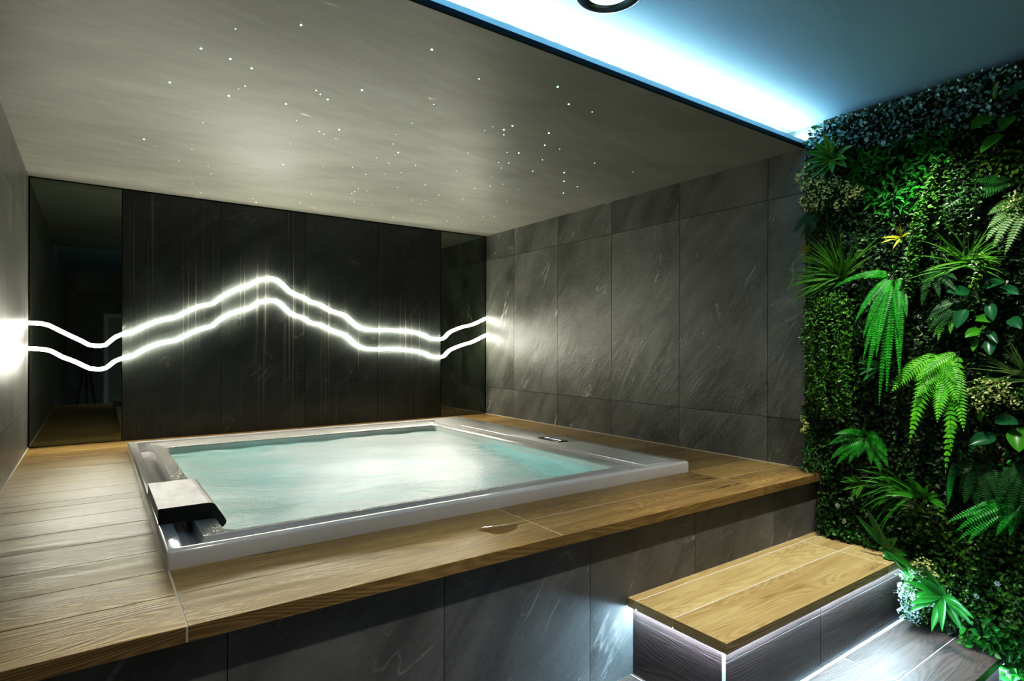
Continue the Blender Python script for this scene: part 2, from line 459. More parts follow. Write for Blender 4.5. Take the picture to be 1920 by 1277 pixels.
for x0, y0, x1, y1 in ((XL, YF + 0.004, 0.179, YB), (0.179, YF + 0.004, XR, 1.965), (2.525, 1.965, XR, YB), (0.179, 4.30, 2.525, YB)):
    b.box((x0, y0, -TH + 0.002), (x1, y1, -0.0026 if x0 == XL else -0.0008), 1 if x0 == XL else 0)
b.box((0.1768, YF + 0.0005, -TH + 0.001), (0.1812, 1.955, -0.0006), 0)
b.build('grout', [M['grout'], plain('shaded_grout', (0.035, 0.028, 0.02), 0.8)], deck)  # left deck seams get a darker grout colour standing for shade
o = tiled_wall('stone_riser', (0, YR, 0), (1, 0, 0), (0, 0, 1), breaks(XL, XR, 0.27, 0.6035), [ZF, -TH], M['slate_f'], None, parent=deck, nrm=(0, -1, 0), gap=0.0026)
del o['kind']
# pale sealant at the wall bases
b = MB(); b.box((XR - 0.006, YF + 0.01, 0.0002), (XR, YB, 0.0045)); tag(b.build('baseboard_right', M['grout']), 'pale sealant line at the foot of the right wall', kind='structure')
b = MB(); b.box((XL, YF + 0.01, 0.0002), (XL + 0.005, YB, 0.004)); tag(b.build('baseboard_left', M['grout']), 'pale sealant line at the foot of the left wall', kind='structure')

# ------------------------------------------------------------------ steps
def led_bar(parent, p, q, mat=None):
    b = MB(); b.box(p, q); o = b.build('led_strip', mat or M['led_step'], parent); o['label'] = 'glowing cool white light strip under the nosing'
    return o
S1 = empty('wooden_step', (2.38, 1.36, Z2), 'upper step with honey oak tread and lit dark wood riser, against the platform', 'step')
b = MB()
XS1, YS1, N1 = 1.672, 1.142, 0.036
for y0, y1 in ((YS1, 1.360), (1.360, 1.533), (1.533, YR)):
    for x0, x1 in ((XS1, 2.865), (2.865, XR - 0.002)):
        b.box((x0 + (.0 if x0 == XS1 else .0019), y0 + (.0 if y0 == YS1 else .0019), Z1 - N1), (x1 - .0019, y1 - .0019, Z1), 0, 0)
b.build('tread', M['step_oak'], S1, bevel=0.001)
b = MB(); b.box((XS1 + .004, YS1 + .004, Z1 - N1 + .003), (XR - 0.003, YR - .001, Z1 - 0.0005)); b.build('tread_joint', plain('pale_joint', (0.78, 0.74, 0.66), 0.7), S1)
b = MB()
zb = Z1 - N1 - 0.052
RX, RY = XS1 + 0.030, YS1 + 0.030
for x0, x1 in ((RX + 0.008, 2.33), (2.33, XR - 0.002)):
    b.box((x0 + .001, RY, Z2 + .001), (x1 - .001, RY + .02, zb - .001), 0, 0)
    b.box((x0 + .001, RY, zb + .001), (x1 - .001, RY + .02, Z1 - N1), 0, 0)
b.box((RX, RY + 0.008, Z2 + .001), (RX + .02, YR - 0.001, zb - .001), 0, 1)
b.box((RX, RY + 0.008, zb + .001), (RX + .02, YR - 0.001, Z1 - N1), 0, 1)
b.build('riser', M['walnut'], S1, bevel=0.0008)
b = MB(); b.box((RX + .002, RY + .002, Z2 + .001), (XR - .003, YR - .002, Z1 - N1 - .002)); b.build('riser_joint', M['grout'], S1)
b = MB(); b.box((RX - 0.001, RY - 0.001, Z2 + 0.001), (RX + 0.008, RY + 0.008, Z1 - N1 - .001)); b.build('corner_trim', plain('corner_trim_white', (0.75, 0.75, 0.78), 0.4), S1, bevel=0.001)
led_bar(S1, (XS1 + 0.012, YS1 + 0.014, Z1 - N1 - 0.005), (XR - 0.01, YS1 + 0.024, Z1 - N1 - 0.0005))
led_bar(S1, (XS1 + 0.012, YS1 + 0.026, Z1 - N1 - 0.005), (XS1 + 0.022, YR - 0.002, Z1 - N1 - 0.0005))

S2 = empty('wooden_step', (2.0, 1.0, ZF), 'lower step with pale greyed tread washed by the light strip above it', 'step')
XS2, YS2 = 0.95, 0.787
b = MB()
for (y0, y1), xb in (((YS2, 0.959), [XS2, 1.9, 3.05, XR - 0.002]), ((0.959, RY - 0.012), [XS2, 1.25, 2.483, XR - 0.002]), ((RY - 0.012, YR - 0.001), [XS2, RX - 0.012, RX + .1])):
    for x0, x1 in zip(xb[:-1], xb[1:]):
        b.box((x0 + .0014, y0 + .0014, Z2 - N1), (x1 - .0014, y1 - .0014, Z2), 0, 0)
b.build('tread', M['low_oak'], S2, bevel=0.001)
b = MB(); b.box((XS2 + .004, YS2 + .004, Z2 - N1 + .003), (XR - 0.003, YR - .002, Z2 - 0.0006)); b.build('tread_joint', plain('white_grout', (0.72, 0.72, 0.72), 0.7), S2)
b = MB(); b.box((XS2 + .03, YS2 + .03, ZF + .001), (XR - 0.002, YS2 + .05, Z2 - N1), 0, 0); b.box((XS2 + .03, YS2 + .05, ZF + .001), (XS2 + .05, YR - .002, Z2 - N1), 0, 1); b.build('riser', M['walnut'], S2, bevel=0.001)
led_bar(S2, (XS2 + 0.012, YS2 + 0.014, Z2 - N1 - 0.005), (XR - 0.01, YS2 + 0.024, Z2 - N1 - 0.0005))

# ------------------------------------------------------------------ hot tub
tub = empty('hot_tub', ((TX0 + TX1) / 2, (TY0 + TY1) / 2, 0), 'square white acrylic hot tub full of bubbling water set in the wooden deck', 'hot tub')
def rrect(x0, x1, y0, y1, r, z, n=6):
    out = []
    for cx, cy, a0 in ((x1 - r, y0 + r, -PI / 2), (x1 - r, y1 - r, 0), (x0 + r, y1 - r, PI / 2), (x0 + r, y0 + r, PI)):
        for k in range(n + 1):
            a = a0 + PI / 2 * k / n
            out.append((cx + r * math.cos(a), cy + r * math.sin(a), z))
    return out
def loft(loops, name, mat, smooth=True, parent=tub, capl=False):
    b = MB(); i = b.grid(loops, closed=True)
    if capl: b.cap([i + (len(loops) - 1) * len(loops[0]) + k for k in range(len(loops[0]))])
    o = b.build(name, mat, parent, smooth=smooth)
    if smooth:
        o.data.set_sharp_from_angle(angle=math.radians(40))
    return o
X0, X1, Y0, Y1 = TX0, TX1, TY0, TY1
I = lambda d, r, z: rrect(X0 + d, X1 - d, Y0 + d, Y1 - d, r, z)
GX0, GX1, GY0, GY1 = 0.219, 2.262, 1.988, 4.252      # outer side of the gutter
LX0, LX1, LY0, LY1 = 0.281, 2.196, 2.047, 4.192      # outer side of the inner ledge
WX0, WX1, WY0, WY1 = 0.350, 2.116, 2.079, 3.980      # water opening
loft([I(0.004, .012, -0.03), I(0, .014, 0.001), I(0, .014, TZ - .012), I(.0015, .014, TZ - .006), I(.005, .014, TZ - .0018), I(.011, .014, TZ),
      rrect(GX0 - .005, GX1 + .005, GY0 - .005, GY1 + .005, .010, TZ), rrect(GX0 - .001, GX1 + .001, GY0 - .001, GY1 + .001, .010, TZ - .0015),
      rrect(GX0, GX1, GY0, GY1, .010, TZ - .005), rrect(GX0 + .002, GX1 - .004, GY0 + .002, GY1 - .002, .010, 0.0)], 'rim', M['acrylic'])
loft([rrect(GX0 + .002, GX1 - .004, GY0 + .002, GY1 - .002, .010, 0.0), rrect(LX0 - .002, LX1 + .002, LY0 - .002, LY1 + .002, .008, 0.0),
      rrect(LX0, LX1, LY0, LY1, .008, TZ - .006), rrect(LX0 + .002, LX1 - .002, LY0 + .002, LY1 - .002, .008, TZ - .0025), rrect(LX0 + .006, LX1 - .006, LY0 + .006, LY1 - .006, .008, TZ - .002)], 'gutter', M['acrylic'])
loft([rrect(LX0 + .006, LX1 - .006, LY0 + .006, LY1 - .006, .008, TZ - .002), rrect(WX0 - .006, WX1 + .006, WY0 - .006, WY1 + .006, .055, TZ - .003),
      rrect(WX0 - .001, WX1 + .001, WY0 - .001, WY1 + .001, .05, TZ - .006), rrect(WX0, WX1, WY0, WY1, .05, TZ - .012)], 'overflow_ledge', M['ledge'])
sx = 0.30
loft([rrect(WX0, WX1, WY0, WY1, .05, TZ - .012), rrect(WX0 + .01, WX1 - .015, WY0 + .01, WY1 - .01, .06, -0.13), rrect(WX0 + .012, WX1 - .02, WY0 + .012, WY1 - .012, .06, -0.16),
      rrect(WX0 + .02, WX1 - .10, WY0 + .02, WY1 - .10, .07, -0.175), rrect(WX0 + .05, WX1 - .13, WY0 + .05, WY1 - .13, .10, -0.36), rrect(WX0 + .40, WX1 - .45, WY0 + .40, WY1 - .45, .10, -0.40), rrect(WX0 + .45, WX1 - .48, WY0 + .45, WY1 - .48, .10, -0.78)],
     'basin', plain('basin_acrylic', (0.80, 0.82, 0.81), 0.25), capl=True)
# slotted insert in the left gutter
b = MB(); b.box((GX0 + .010, 2.02, 0.002), (LX0 - .022, 3.90, 0.018)); b.build('gutter_insert', M['acrylic'], tub, bevel=0.003)
b = MB(); b.box((GX1 - .052, 2.0, 0.002), (GX1 - .012, 4.235, 0.022)); b.build('gutter_insert', M['acrylic'], tub, bevel=0.003)
# filter cover
b = MB(); b.box((2.275, 2.025, TZ - .004), (2.474, 2.735, TZ + .0022)); b.build('filter_cover', plain('cover_acrylic', (0.66, 0.66, 0.665), 0.16), tub, bevel=0.0015)
b = MB(); b.box((2.272, 2.022, TZ - .004), (2.477, 2.738, TZ + .0004)); b.build('cover_joint', plain('cover_shadow', (0.25, 0.25, 0.25), 0.6), tub)
# control panel
cp = MB(); cp.box((2.352, 2.794, TZ), (2.434, 3.010, TZ + .004)); cpo = cp.build('control_panel', M['glassblack'], tub, bevel=0.0012)
cpo['label'] = 'black glass control panel with lit icons'
b = MB(); zz = TZ + .0046
def dot(x, y, r, n=10): b.face([(x + r * math.cos(2 * PI * k / n), y + r * math.sin(2 * PI * k / n), zz) for k in range(n)])
def bar(x0, y0, x1, y1): b.face([(x0, y0, zz), (x1, y0, zz), (x1, y1, zz), (x0, y1, zz)])
for k, y in enumerate((2.972, 2.956)): dot(2.393, y, 0.007); dot(2.402, y - .006, 0.004)
bar(2.388, 2.962, 2.391, 2.982); dot(2.393, 2.934, 0.0025); dot(2.393, 2.921, 0.0025)
bar(2.384, 2.903, 2.402, 2.906); bar(2.384, 2.893, 2.402, 2.896); dot(2.387, 2.889, 0.0025)
for a in range(5): dot(2.393 + .008 * math.cos(a * 1.257), 2.870 + .008 * math.sin(a * 1.257), 0.0034)
dot(2.393, 2.846, 0.004); bar(2.390, 2.826, 2.396, 2.856)
for a in range(4): dot(2.393 + .007 * math.cos(a * 1.571), 2.834 + .007 * math.sin(a * 1.571), 0.003)
b.build('display_icon', M['icon'], cpo)
# waterfall spout / head cushion at the front left corner
hp = [(0.178, 0.058), (0.178, 0.103), (0.182, 0.107)]
hp += [(0.326, 0.1065), (0.337, 0.1045), (0.345, 0.099), (0.377, 0.046), (0.381, 0.037), (0.379, 0.028), (0.372, 0.020), (0.365, 0.0185), (0.350, 0.032), (0.340, 0.052), (0.334, 0.0585)]
b = MB()
ya, yb_ = 2.255, 2.700
b.grid([[(x, ya, z) for x, z in hp], [(x, yb_, z) for x, z in hp]], closed=True)
n = len(hp); b.cap(list(range(n))[::1]); b.cap(list(range(n, 2 * n))[::-1])
ho = b.build('waterfall_spout', M['black'], tub, bevel=0.0015); ho['label'] = 'black spout block with pale brushed top, standing over the rim'
tp = [(0.1770, 0.104), (0.1775, 0.108), (0.183, 0.1083), (0.326, 0.1080), (0.338, 0.1058), (0.3465, 0.100), (0.374, 0.054)]
b = MB(); b.grid([[(x, ya + .0005, z) for x, z in tp], [(x, yb_ + .0005, z) for x, z in tp]])
cpl = b.build('brushed_top', M['cap'], ho)
s = cpl.modifiers.new('solid', 'SOLIDIFY'); s.thickness = 0.0012; s.offset = 0

# water
b = MB()
nx, ny = 50, 54
wr = [[(WX0 + 0.003 + (WX1 - WX0 - .0065) * i / nx, WY0 + .003 + (WY1 - WY0 - .006) * j / ny, 0) for i in range(nx + 1)] for j in range(ny + 1)]
def wz(x, y):
    return 0.012 + 0.0035 * math.sin(9 * x + 4 * y) * math.sin(7 * y - 3 * x) + 0.002 * math.sin(23 * x - 11 * y) + 0.010 * math.exp(-((x - 1.55) ** 2 + (y - 3.1) ** 2 * .6) / 0.22)
b.grid([[(x, y, wz(x, y)) for x, y, _ in r] for r in wr])
wo = b.build('water', M['water'], None, smooth=True)
tag(wo, 'pale turquoise bubbling water with white foam filling the hot tub', 'water', kind='stuff')

# puddle on the front planks
t_ = NT('puddle_water'); g_ = t_.n('BsdfGlossy', None, Color=(1, 1, 1), Roughness=0.04); p_ = t_.n('BsdfTransparent', None, Color=(0.82, 0.80, 0.76)); f_ = t_.n('Fresnel', None, IOR=1.33)
x_ = t_.n('MixShader', None, i0=f_, i1=p_, i2=g_); t_.t.links.new(x_.outputs[0], t_.out.inputs[0])
b = MB(); pr = [(1.0 + 0.10 * math.sin(3 * a + 1) + 0.06 * math.sin(5 * a), a) for a in (2 * PI * k / 28 for k in range(28))]
i = b.grid([[(1.185 + q * 0.075 * r_ * math.cos(a), 1.735 + q * 0.055 * r_ * math.sin(a), z) for r_, a in pr] for q, z in ((1.0, 0.0002), (0.95, 0.0014), (0.86, 0.0019))], closed=True)
b.cap([i + 56 + k for k in range(28)])
tag(b.build('water_puddle', t_.m, None, smooth=True), 'small clear puddle of water on the front planks of the deck', 'puddle')

# ------------------------------------------------------------------ mirrors and LED lines on the back wall
for x0, x1, lb in ((XL + 0.008, 0.158, 'tall smoked mirror panel beside the left wall'), (2.605, XR - 0.008, 'narrow smoked mirror panel beside the right slate wall')):
    b = MB(); b.box((x0, YB - 0.003, 0.004), (x1, YB + 0.004, ZC - 0.008)); tag(b.build('mirror', M['mirror'], None), lb, 'mirror')
UP = [(-0.327, 0.789), (-0.268, 0.787), (-0.229, 0.776), (-0.164, 0.737), (-0.1, 0.7), (-0.056, 0.675), (-0.023, 0.653), (0.01, 0.647), (0.069, 0.651), (0.096, 0.68), (0.123, 0.705), (0.164, 0.726), (0.213, 0.739), (0.255, 0.761), (0.341, 0.809), (0.414, 0.834), (0.481, 0.852), (0.534, 0.884), (0.619, 0.931), (0.69, 0.949), (0.715, 0.958), (0.782, 1.014), (0.88, 1.073), (0.971, 1.111), (1.022, 1.147), (1.095, 1.165), (1.158, 1.164), (1.201, 1.131), (1.256, 1.078), (1.311, 1.053), (1.378, 1.027), (1.424, 1.001), (1.493, 0.987), (1.563, 0.948), (1.635, 0.922), (1.696, 0.906), (1.757, 0.86), (1.807, 0.819), (1.87, 0.796), (1.973, 0.786), (2.105, 0.788), (2.297, 0.779), (2.44, 0.749), (2.484, 0.723), (2.617, 0.718), (2.693, 0.779), (2.816, 0.828), (2.943, 0.858), (3.082, 0.915)]
LOW = [(-0.326, 0.628), (-0.274, 0.625), (-0.219, 0.613), (-0.163, 0.576), (-0.1, 0.546), (-0.055, 0.519), (-0.016, 0.497), (0.023, 0.491), (0.07, 0.498), (0.117, 0.541), (0.165, 0.563), (0.22, 0.577), (0.269, 0.61), (0.341, 0.648), (0.414, 0.674), (0.481, 0.687), (0.535, 0.718), (0.62, 0.763), (0.707, 0.792), (0.716, 0.799), (0.783, 0.859), (0.881, 0.906), (0.971, 0.936), (1.022, 0.977), (1.095, 0.997), (1.153, 1.0), (1.202, 0.968), (1.256, 0.914), (1.311, 0.887), (1.367, 0.872), (1.424, 0.833), (1.493, 0.823), (1.564, 0.79), (1.635, 0.762), (1.696, 0.745), (1.758, 0.697), (1.808, 0.655), (1.871, 0.631), (1.974, 0.621), (2.106, 0.625), (2.298, 0.612), (2.441, 0.586), (2.499, 0.557), (2.618, 0.552), (2.693, 0.612), (2.817, 0.659), (2.944, 0.694), (3.083, 0.753)]
def resample(P, step=0.03):
    out = []
    for i in range(len(P) - 1):
        p0, p1, p2, p3 = (P[max(0, min(len(P) - 1, k))] for k in (i - 1, i, i + 1, i + 2))
        n = max(1, int(round(abs(p2[0] - p1[0]) / step)))
        for k in range(n):
            t = k / n
            f = lambda a, b_, c, d: 0.5 * (2 * b_ + (c - a) * t + (2 * a - 5 * b_ + 4 * c - d) * t * t + (3 * b_ - a - 3 * c + d) * t ** 3)
            out.append((f(p0[0], p1[0], p2[0], p3[0]), f(p0[1], p1[1], p2[1], p3[1])))
    return out + [P[-1]]
for P, lb in ((UP, 'upper of the two zigzag warm white neon lines across the back wall'), (LOW, 'lower of the two zigzag warm white neon lines across the back wall')):
    pts = [(XL + 0.003, P[0][1])] + P[1:-1] + [(XR - 0.003, P[-1][1] + 0.008)]
    pts = resample(pts)
    b = MB(); b.tube([(x, YB - 0.019, z) for x, z in pts], 0.0125, 8)
    tag(b.build('neon_light_line', M['led_warm'], None, smooth=True), lb, 'light strip')

# ------------------------------------------------------------------ ceiling stars
STARS = [(0.313, 2.363), (0.413, 2.385), (0.251, 2.74), (0.494, 2.417), (0.56, 1.995), (0.909, 2.353), (0.689, 2.684), (0.823, 2.529), (0.781, 2.496), (0.469, 2.741), (0.425, 3.145), (0.212, 3.574), (0.489, 2.644), (0.506, 2.599), (0.755, 2.468), (0.388, 2.149), (0.646, 3.445), (0.435, 3.607), (0.402, 3.876), (0.554, 3.884), (0.593, 4.05), (0.53, 4.373), (0.611, 4.591), (0.937, 4.543), (0.983, 4.655), (1.254, 4.482), (1.247, 4.171), (0.907, 3.591), (0.847, 3.204), (0.781, 2.852), (0.913, 2.93), (0.943, 2.954), (1.014, 2.985), (0.985, 2.849), (1.106, 3.483), (1.257, 3.4), (1.376, 3.497), (1.303, 3.152), (1.399, 3.202), (1.47, 3.417), (1.286, 2.885), (1.364, 2.995), (1.367, 3.044), (1.239, 2.747), (1.238, 2.559), (1.545, 3.148), (1.536, 3.329), (1.468, 3.929), (1.47, 3.993), (1.461, 3.842), (1.53, 3.862), (1.565, 4.204), (1.66, 3.649), (1.894, 3.906), (2.001, 3.986), (1.786, 3.497), (2.049, 4.22), (2.015, 4.52), (0.988, 1.885), (1.249, 1.982), (1.549, 1.853), (1.699, 1.957), (1.841, 1.959), (1.219, 2.307), (1.646, 2.308), (1.641, 2.374), (1.68, 2.431), (1.571, 2.44), (1.577, 2.376), (1.849, 2.28), (1.943, 2.43), (2.046, 2.43), (1.847, 2.639), (1.905, 2.611), (1.909, 2.815), (1.962, 2.787), (1.981, 2.892), (2.084, 2.627), (1.679, 2.775), (1.794, 3.101), (2.171, 2.832), (2.036, 3.073), (2.146, 3.264), (2.187, 3.174), (2.344, 2.741), (2.465, 2.885), (2.622, 2.931), (2.365, 2.494), (2.673, 2.484), (2.653, 3.11), (2.354, 3.225), (2.465, 3.524), (1.981, 3.669), (2.168, 3.658), (1.784, 3.494), (1.981, 3.869), (2.0, 3.983), (2.442, 4.186), (2.676, 4.004), (2.607, 4.065), (2.451, 4.386)]
def star_mesh(name, r, mat):
    b = MB(); rows = []
    for k in range(4):
        a = PI / 2 * k / 3
        rr = r * math.cos(a) if k < 3 else r * 0.08
        rows.append([(rr * math.cos(2 * PI * j / 8), rr * math.sin(2 * PI * j / 8), -r * 0.8 * math.sin(a)) for j in range(8)])
    i = b.grid(rows, closed=True); b.cap([i + 24 + j for j in range(8)])
    return b.build(name, mat, None, smooth=True)
big = tag(star_mesh('star_light', 0.0040, M['star_g']), 'brighter green white star point set in the low plaster ceiling', 'star light', 'bright star points in the ceiling')
small = tag(star_mesh('star_light', 0.0024, M['star_w']), 'faint white star point set in the low plaster ceiling', 'star light', 'faint star points in the ceiling')
BIG = {0, 1, 2, 3, 4, 5, 6, 7, 9, 11, 33, 41, 24, 27, 58, 60, 61, 64, 65, 69, 70, 73, 84, 85, 89}
fb = fs = True
for k, (x, y) in enumerate(STARS):
    if k in BIG:
        o = big if fb else big.copy()
        if not fb: col.objects.link(o)
        fb = False
    else:
        o = small if fs else small.copy()
        if not fs: col.objects.link(o)
        fs = False
        s_ = rnd.uniform(0.75, 1.15); o.scale = (s_, s_, s_)
    o.location = (x, y, ZC)

# ------------------------------------------------------------------ ring ceiling lamp
lx, ly = 1.384, 1.394
lamp = empty('ceiling_lamp', (lx, ly, ZU), 'round chrome ring lamp on the pale upper ceiling, cut by the top edge', 'lamp')
b = MB(); prof = [(0.114, 0), (0.116, -0.005), (0.113, -0.010), (0.106, -0.013), (0.094, -0.012), (0.083, -0.009), (0.076, -0.006), (0.070, -0.0005)]
ns = 48
b.grid([[(r * math.cos(2 * PI * j / ns), r * math.sin(2 * PI * j / ns), z) for j in range(ns)] for r, z in prof], closed=True)
o = b.build('ring', plain('lamp_ring', (0.10, 0.17, 0.20), 0.16, 1.0), None, smooth=True); o.parent = lamp
b = MB(); rows = [[(r * math.cos(2 * PI * j / ns), r * math.sin(2 * PI * j / ns), z) for j in range(ns)] for r, z in ((0.074, -0.003), (0.05, -0.007), (0.025, -0.009), (0.004, -0.0095))]
i = b.grid(rows, closed=True); b.cap([i + 3 * ns + j for j in range(ns)])
o = b.build('lens', M['lamp_lens'], None, smooth=True); o.parent = lamp; o['label'] = 'frosted white lens'

# cove light strip
b = MB(); b.face([(XL + .01, 1.698, ZC + .024), (XR - .02, 1.698, ZC + .024), (XR - .02, 1.704, ZC + .044), (XL + .01, 1.704, ZC + .044)])
tag(b.build('cove_light_strip', M['led_cove'], None), 'cool blue light strip hidden on top of the low ceiling edge', 'light strip')

# ------------------------------------------------------------------ camera tripod behind the lens (seen only in the mirror)
CAM = Vector((0, 0, 0.65)); YAW, ROLL = 0.61979, 0.00286
Fv = Vector((math.sin(YAW), math.cos(YAW), 0)); Rv = Vector((math.cos(YAW), -math.sin(YAW), 0)); Uv = Vector((0, 0, 1))
tri = empty('tripod', (-0.06, -0.09, ZF), 'black tripod behind the viewpoint seen in the mirror', 'tripod')
tc = Vector((-0.07, -0.10, 0))
for k in range(3):
    a = 0.55 + k * 2 * PI / 3
    b = MB(); b.tube([tc + Vector((0.03 * math.cos(a), 0.03 * math.sin(a), 0.42)), tc + Vector((0.13 * math.cos(a), 0.13 * math.sin(a), -0.28)), tc + Vector((0.22 * math.cos(a), 0.22 * math.sin(a), ZF + .01))], [0.016, 0.013, 0.010], 8)
    b.build('leg', M['tripod'], tri, smooth=True)
b = MB(); b.tube([tc + Vector((0, 0, 0.20)), tc + Vector((0, 0, 0.55))], 0.016, 10); b.tube([tc + Vector((0, 0, 0.40)), tc + Vector((0, 0, 0.46))], 0.045, 12); b.build('center_column', M['tripod'], tri)
cam_t = empty('photo_camera', tuple(tc + Vector((0, 0, 0.56))), 'black camera on the tripod seen in the mirror', 'camera')
b = MB(); b.box((-0.07, -0.035, 0), (0.07, 0.035, 0.10)); b.box((-0.03, -0.03, 0.10), (0.03, 0.03, 0.128)); o = b.build('body', M['tripod'], None, bevel=0.006); o.parent = cam_t; o.rotation_euler = (0, 0, -YAW)
b = MB(); b.tube([Fv * 0.035 + Vector((0, 0, .052)), Fv * 0.085 + Vector((0, 0, .052))], 0.036, 20); o = b.build('lens', M['glassblack'], None); o.parent = cam_t

# ================================================================== planted wall
GM = {
 'dark': leafmat('leaf_dark', (0.005, 0.020, 0.005), (0.030, 0.085, 0.018), 0.38, spec=0.35),
 'euc': leafmat('leaf_silver', (0.012, 0.075, 0.065), (0.42, 0.78, 0.74), 0.25, spec=0.7),
 'lance': leafmat('leaf_emerald', (0.010, 0.12, 0.010), (0.03, 0.30, 0.025), 0.38),
 'box': leafmat('leaf_box', (0.025, 0.12, 0.008), (0.14, 0.36, 0.030), 0.34, spec=0.4),
 'mid': leafmat('leaf_mid', (0.016, 0.075, 0.010), (0.085, 0.24, 0.035), 0.36, spec=0.4),
 'char': leafmat('leaf_chartreuse', (0.06, 0.17, 0.008), (0.18, 0.34, 0.015), 0.42),
 'ivy': leafmat('leaf_ivy', (0.010, 0.13, 0.018), (0.035, 0.32, 0.035), 0.35),
 'red': leafmat('leaf_red', (0.05, 0.014, 0.006), (0.15, 0.040, 0.014), 0.5),
 'drac': leafmat('leaf_dracaena', (0.012, 0.11, 0.012), (0.03, 0.20, 0.025), 0.30, tip=(0.16, 0.30, 0.02)),
 'drac2': leafmat('leaf_dracaena_plain', (0.016, 0.16, 0.020), (0.045, 0.31, 0.040), 0.28, spec=0.4),
 'strap': leafmat('leaf_strap', (0.025, 0.16, 0.010), (0.06, 0.30, 0.020), 0.35),
 'spider': leafmat('leaf_spider', (0.10, 0.22, 0.04), (0.24, 0.36, 0.10), 0.38),
 'grass': leafmat('leaf_grass', (0.04, 0.19, 0.010), (0.14, 0.36, 0.035), 0.38),
 'fern': leafmat('leaf_fern', (0.010, 0.17, 0.010), (0.03, 0.34, 0.020), 0.40),
 'fernl': leafmat('leaf_fern_light', (0.06, 0.32, 0.010), (0.15, 0.50, 0.020), 0.42),
 'fernd': leafmat('leaf_fern_dark', (0.008, 0.06, 0.010), (0.02, 0.11, 0.016), 0.42),
 'ferne': leafmat('leaf_fern_emerald', (0.008, 0.24, 0.020), (0.02, 0.42, 0.035), 0.35),
 'fernp': leafmat('leaf_fern_pale', (0.08, 0.18, 0.04), (0.16, 0.28, 0.08), 0.45),
 'pothos': leafmat('leaf_pothos', (0.04, 0.19, 0.010), (0.07, 0.30, 0.020), 0.28),
 'pothosd': leafmat('leaf_pothos_dark', (0.008, 0.075, 0.03), (0.02, 0.13, 0.04), 0.28),
 'yellow': leafmat('leaf_yellow', (0.30, 0.30, 0.015), (0.50, 0.44, 0.03), 0.42),
 'cream': leafmat('floret_cream', (0.55, 0.60, 0.20), (0.86, 0.86, 0.44), 0.5),
 'white': leafmat('floret_white', (0.26, 0.38, 0.36), (0.62, 0.72, 0.70), 0.5),
}
XW = XR - 0.03      # face of the planting mat
b = MB()
b.box((XW, -0.9, ZF + 0.001), (XR - 0.001, YS2 - 0.004, ZU - 0.001)); b.box((XW, YS2 - 0.004, Z2 + 0.001), (XR - 0.001, YS1 - 0.004, ZU - 0.001)); b.box((XW, YS1 - 0.004, Z1 + 0.001), (XR - 0.001, YF - 0.004, ZU - 0.001)); b.box((XW + .012, YF - 0.004, 0.005), (XR - 0.001, YLIP - 0.01, ZC - 0.004))
tag(b.build('wall_planting_backing', M['soil']), 'dark backing of the planted wall', kind='structure')

def free(y, z, m=0.0):
    """above the deck, the treads or the floor"""
    lim = np.where(y > YF - 0.012, 0.010, np.where(y > YS1 - 0.012, Z1 + 0.010, np.where(y > YS2 - 0.012, Z2 + 0.010, ZF + 0.010)))
    return z > lim + m

def in_poly(y, z, poly):
    c = np.zeros(len(y), bool); n = len(poly)
    for i in range(n):
        y0, z0 = poly[i]; y1, z1 = poly[(i + 1) % n]
        k = ((z0 > z) != (z1 > z)) & (y < (y1 - y0) * (z - z0) / (z1 - z0 + 1e-12) + y0)
        c ^= k
    return c

OVAL = ([(0, 0, 0), (.35, .5, .14), (.35, -.5, .14), (.75, .38, .10), (.75, -.38, .10), (1, 0, -.06), (.5, 0, 0)], [(0, 6, 1), (0, 2, 6), (1, 6, 5, 3), (2, 4, 5, 6)])
ROUND = ([(0, 0, 0), (.2, .42, .05), (.6, .52, .08), (.95, .25, .04), (.95, -.25, .04), (.6, -.52, .08), (.2, -.42, .05)], [(0, 6, 5, 4, 3, 2, 1)])
LANCE = ([(0, 0, 0), (.30, .5, .10), (.30, -.5, .10), (.65, .36, .06), (.65, -.36, .06), (1, 0, -.12), (.5, 0, 0)], [(0, 6, 1), (0, 2, 6), (1, 6, 5, 3), (2, 4, 5, 6)])

def leaves_mesh(name, tmpl, pos, ldir, nrm, L, W, mats, mi=None, parent=None):
    tv, tf = np.array(tmpl[0]), tmpl[1]
    n = len(pos)
    ldir = ldir / np.linalg.norm(ldir, axis=1, keepdims=True)
    nrm = nrm - (nrm * ldir).sum(1, keepdims=True) * ldir
    nrm /= np.linalg.norm(nrm, axis=1, keepdims=True) + 1e-9
    wd = np.cross(nrm, ldir)
    V = pos[:, None, :] + ldir[:, None, :] * (tv[None, :, 0:1] * L[:, None, None]) + wd[:, None, :] * (tv[None, :, 1:2] * W[:, None, None]) + nrm[:, None, :] * (tv[None, :, 2:3] * L[:, None, None])
    k = len(tv)
    V[:, :, 0] = np.minimum(V[:, :, 0], XR - 0.012)
    V = V.reshape(-1, 3)
    F = [tuple(int(a) + i * k for a in f) for i in range(n) for f in tf]
    b = MB(); b.v = [tuple(map(float, p)) for p in V]; b.f = F
    b.u = [(0.0, 0.5)] * sum(len(f) for f in F)
    b.mi = [int(mi[i]) if mi is not None else 0 for i in range(n) for f in tf]
    return b.build(name, mats, parent)

def lump(y, z, s=9.0):
    return 0.5 + 0.25 * np.sin(y * s * 1.3 + 1.7) * np.cos(z * s + .6) + 0.25 * np.sin(y * s * 2.3 + z * s * 1.9)

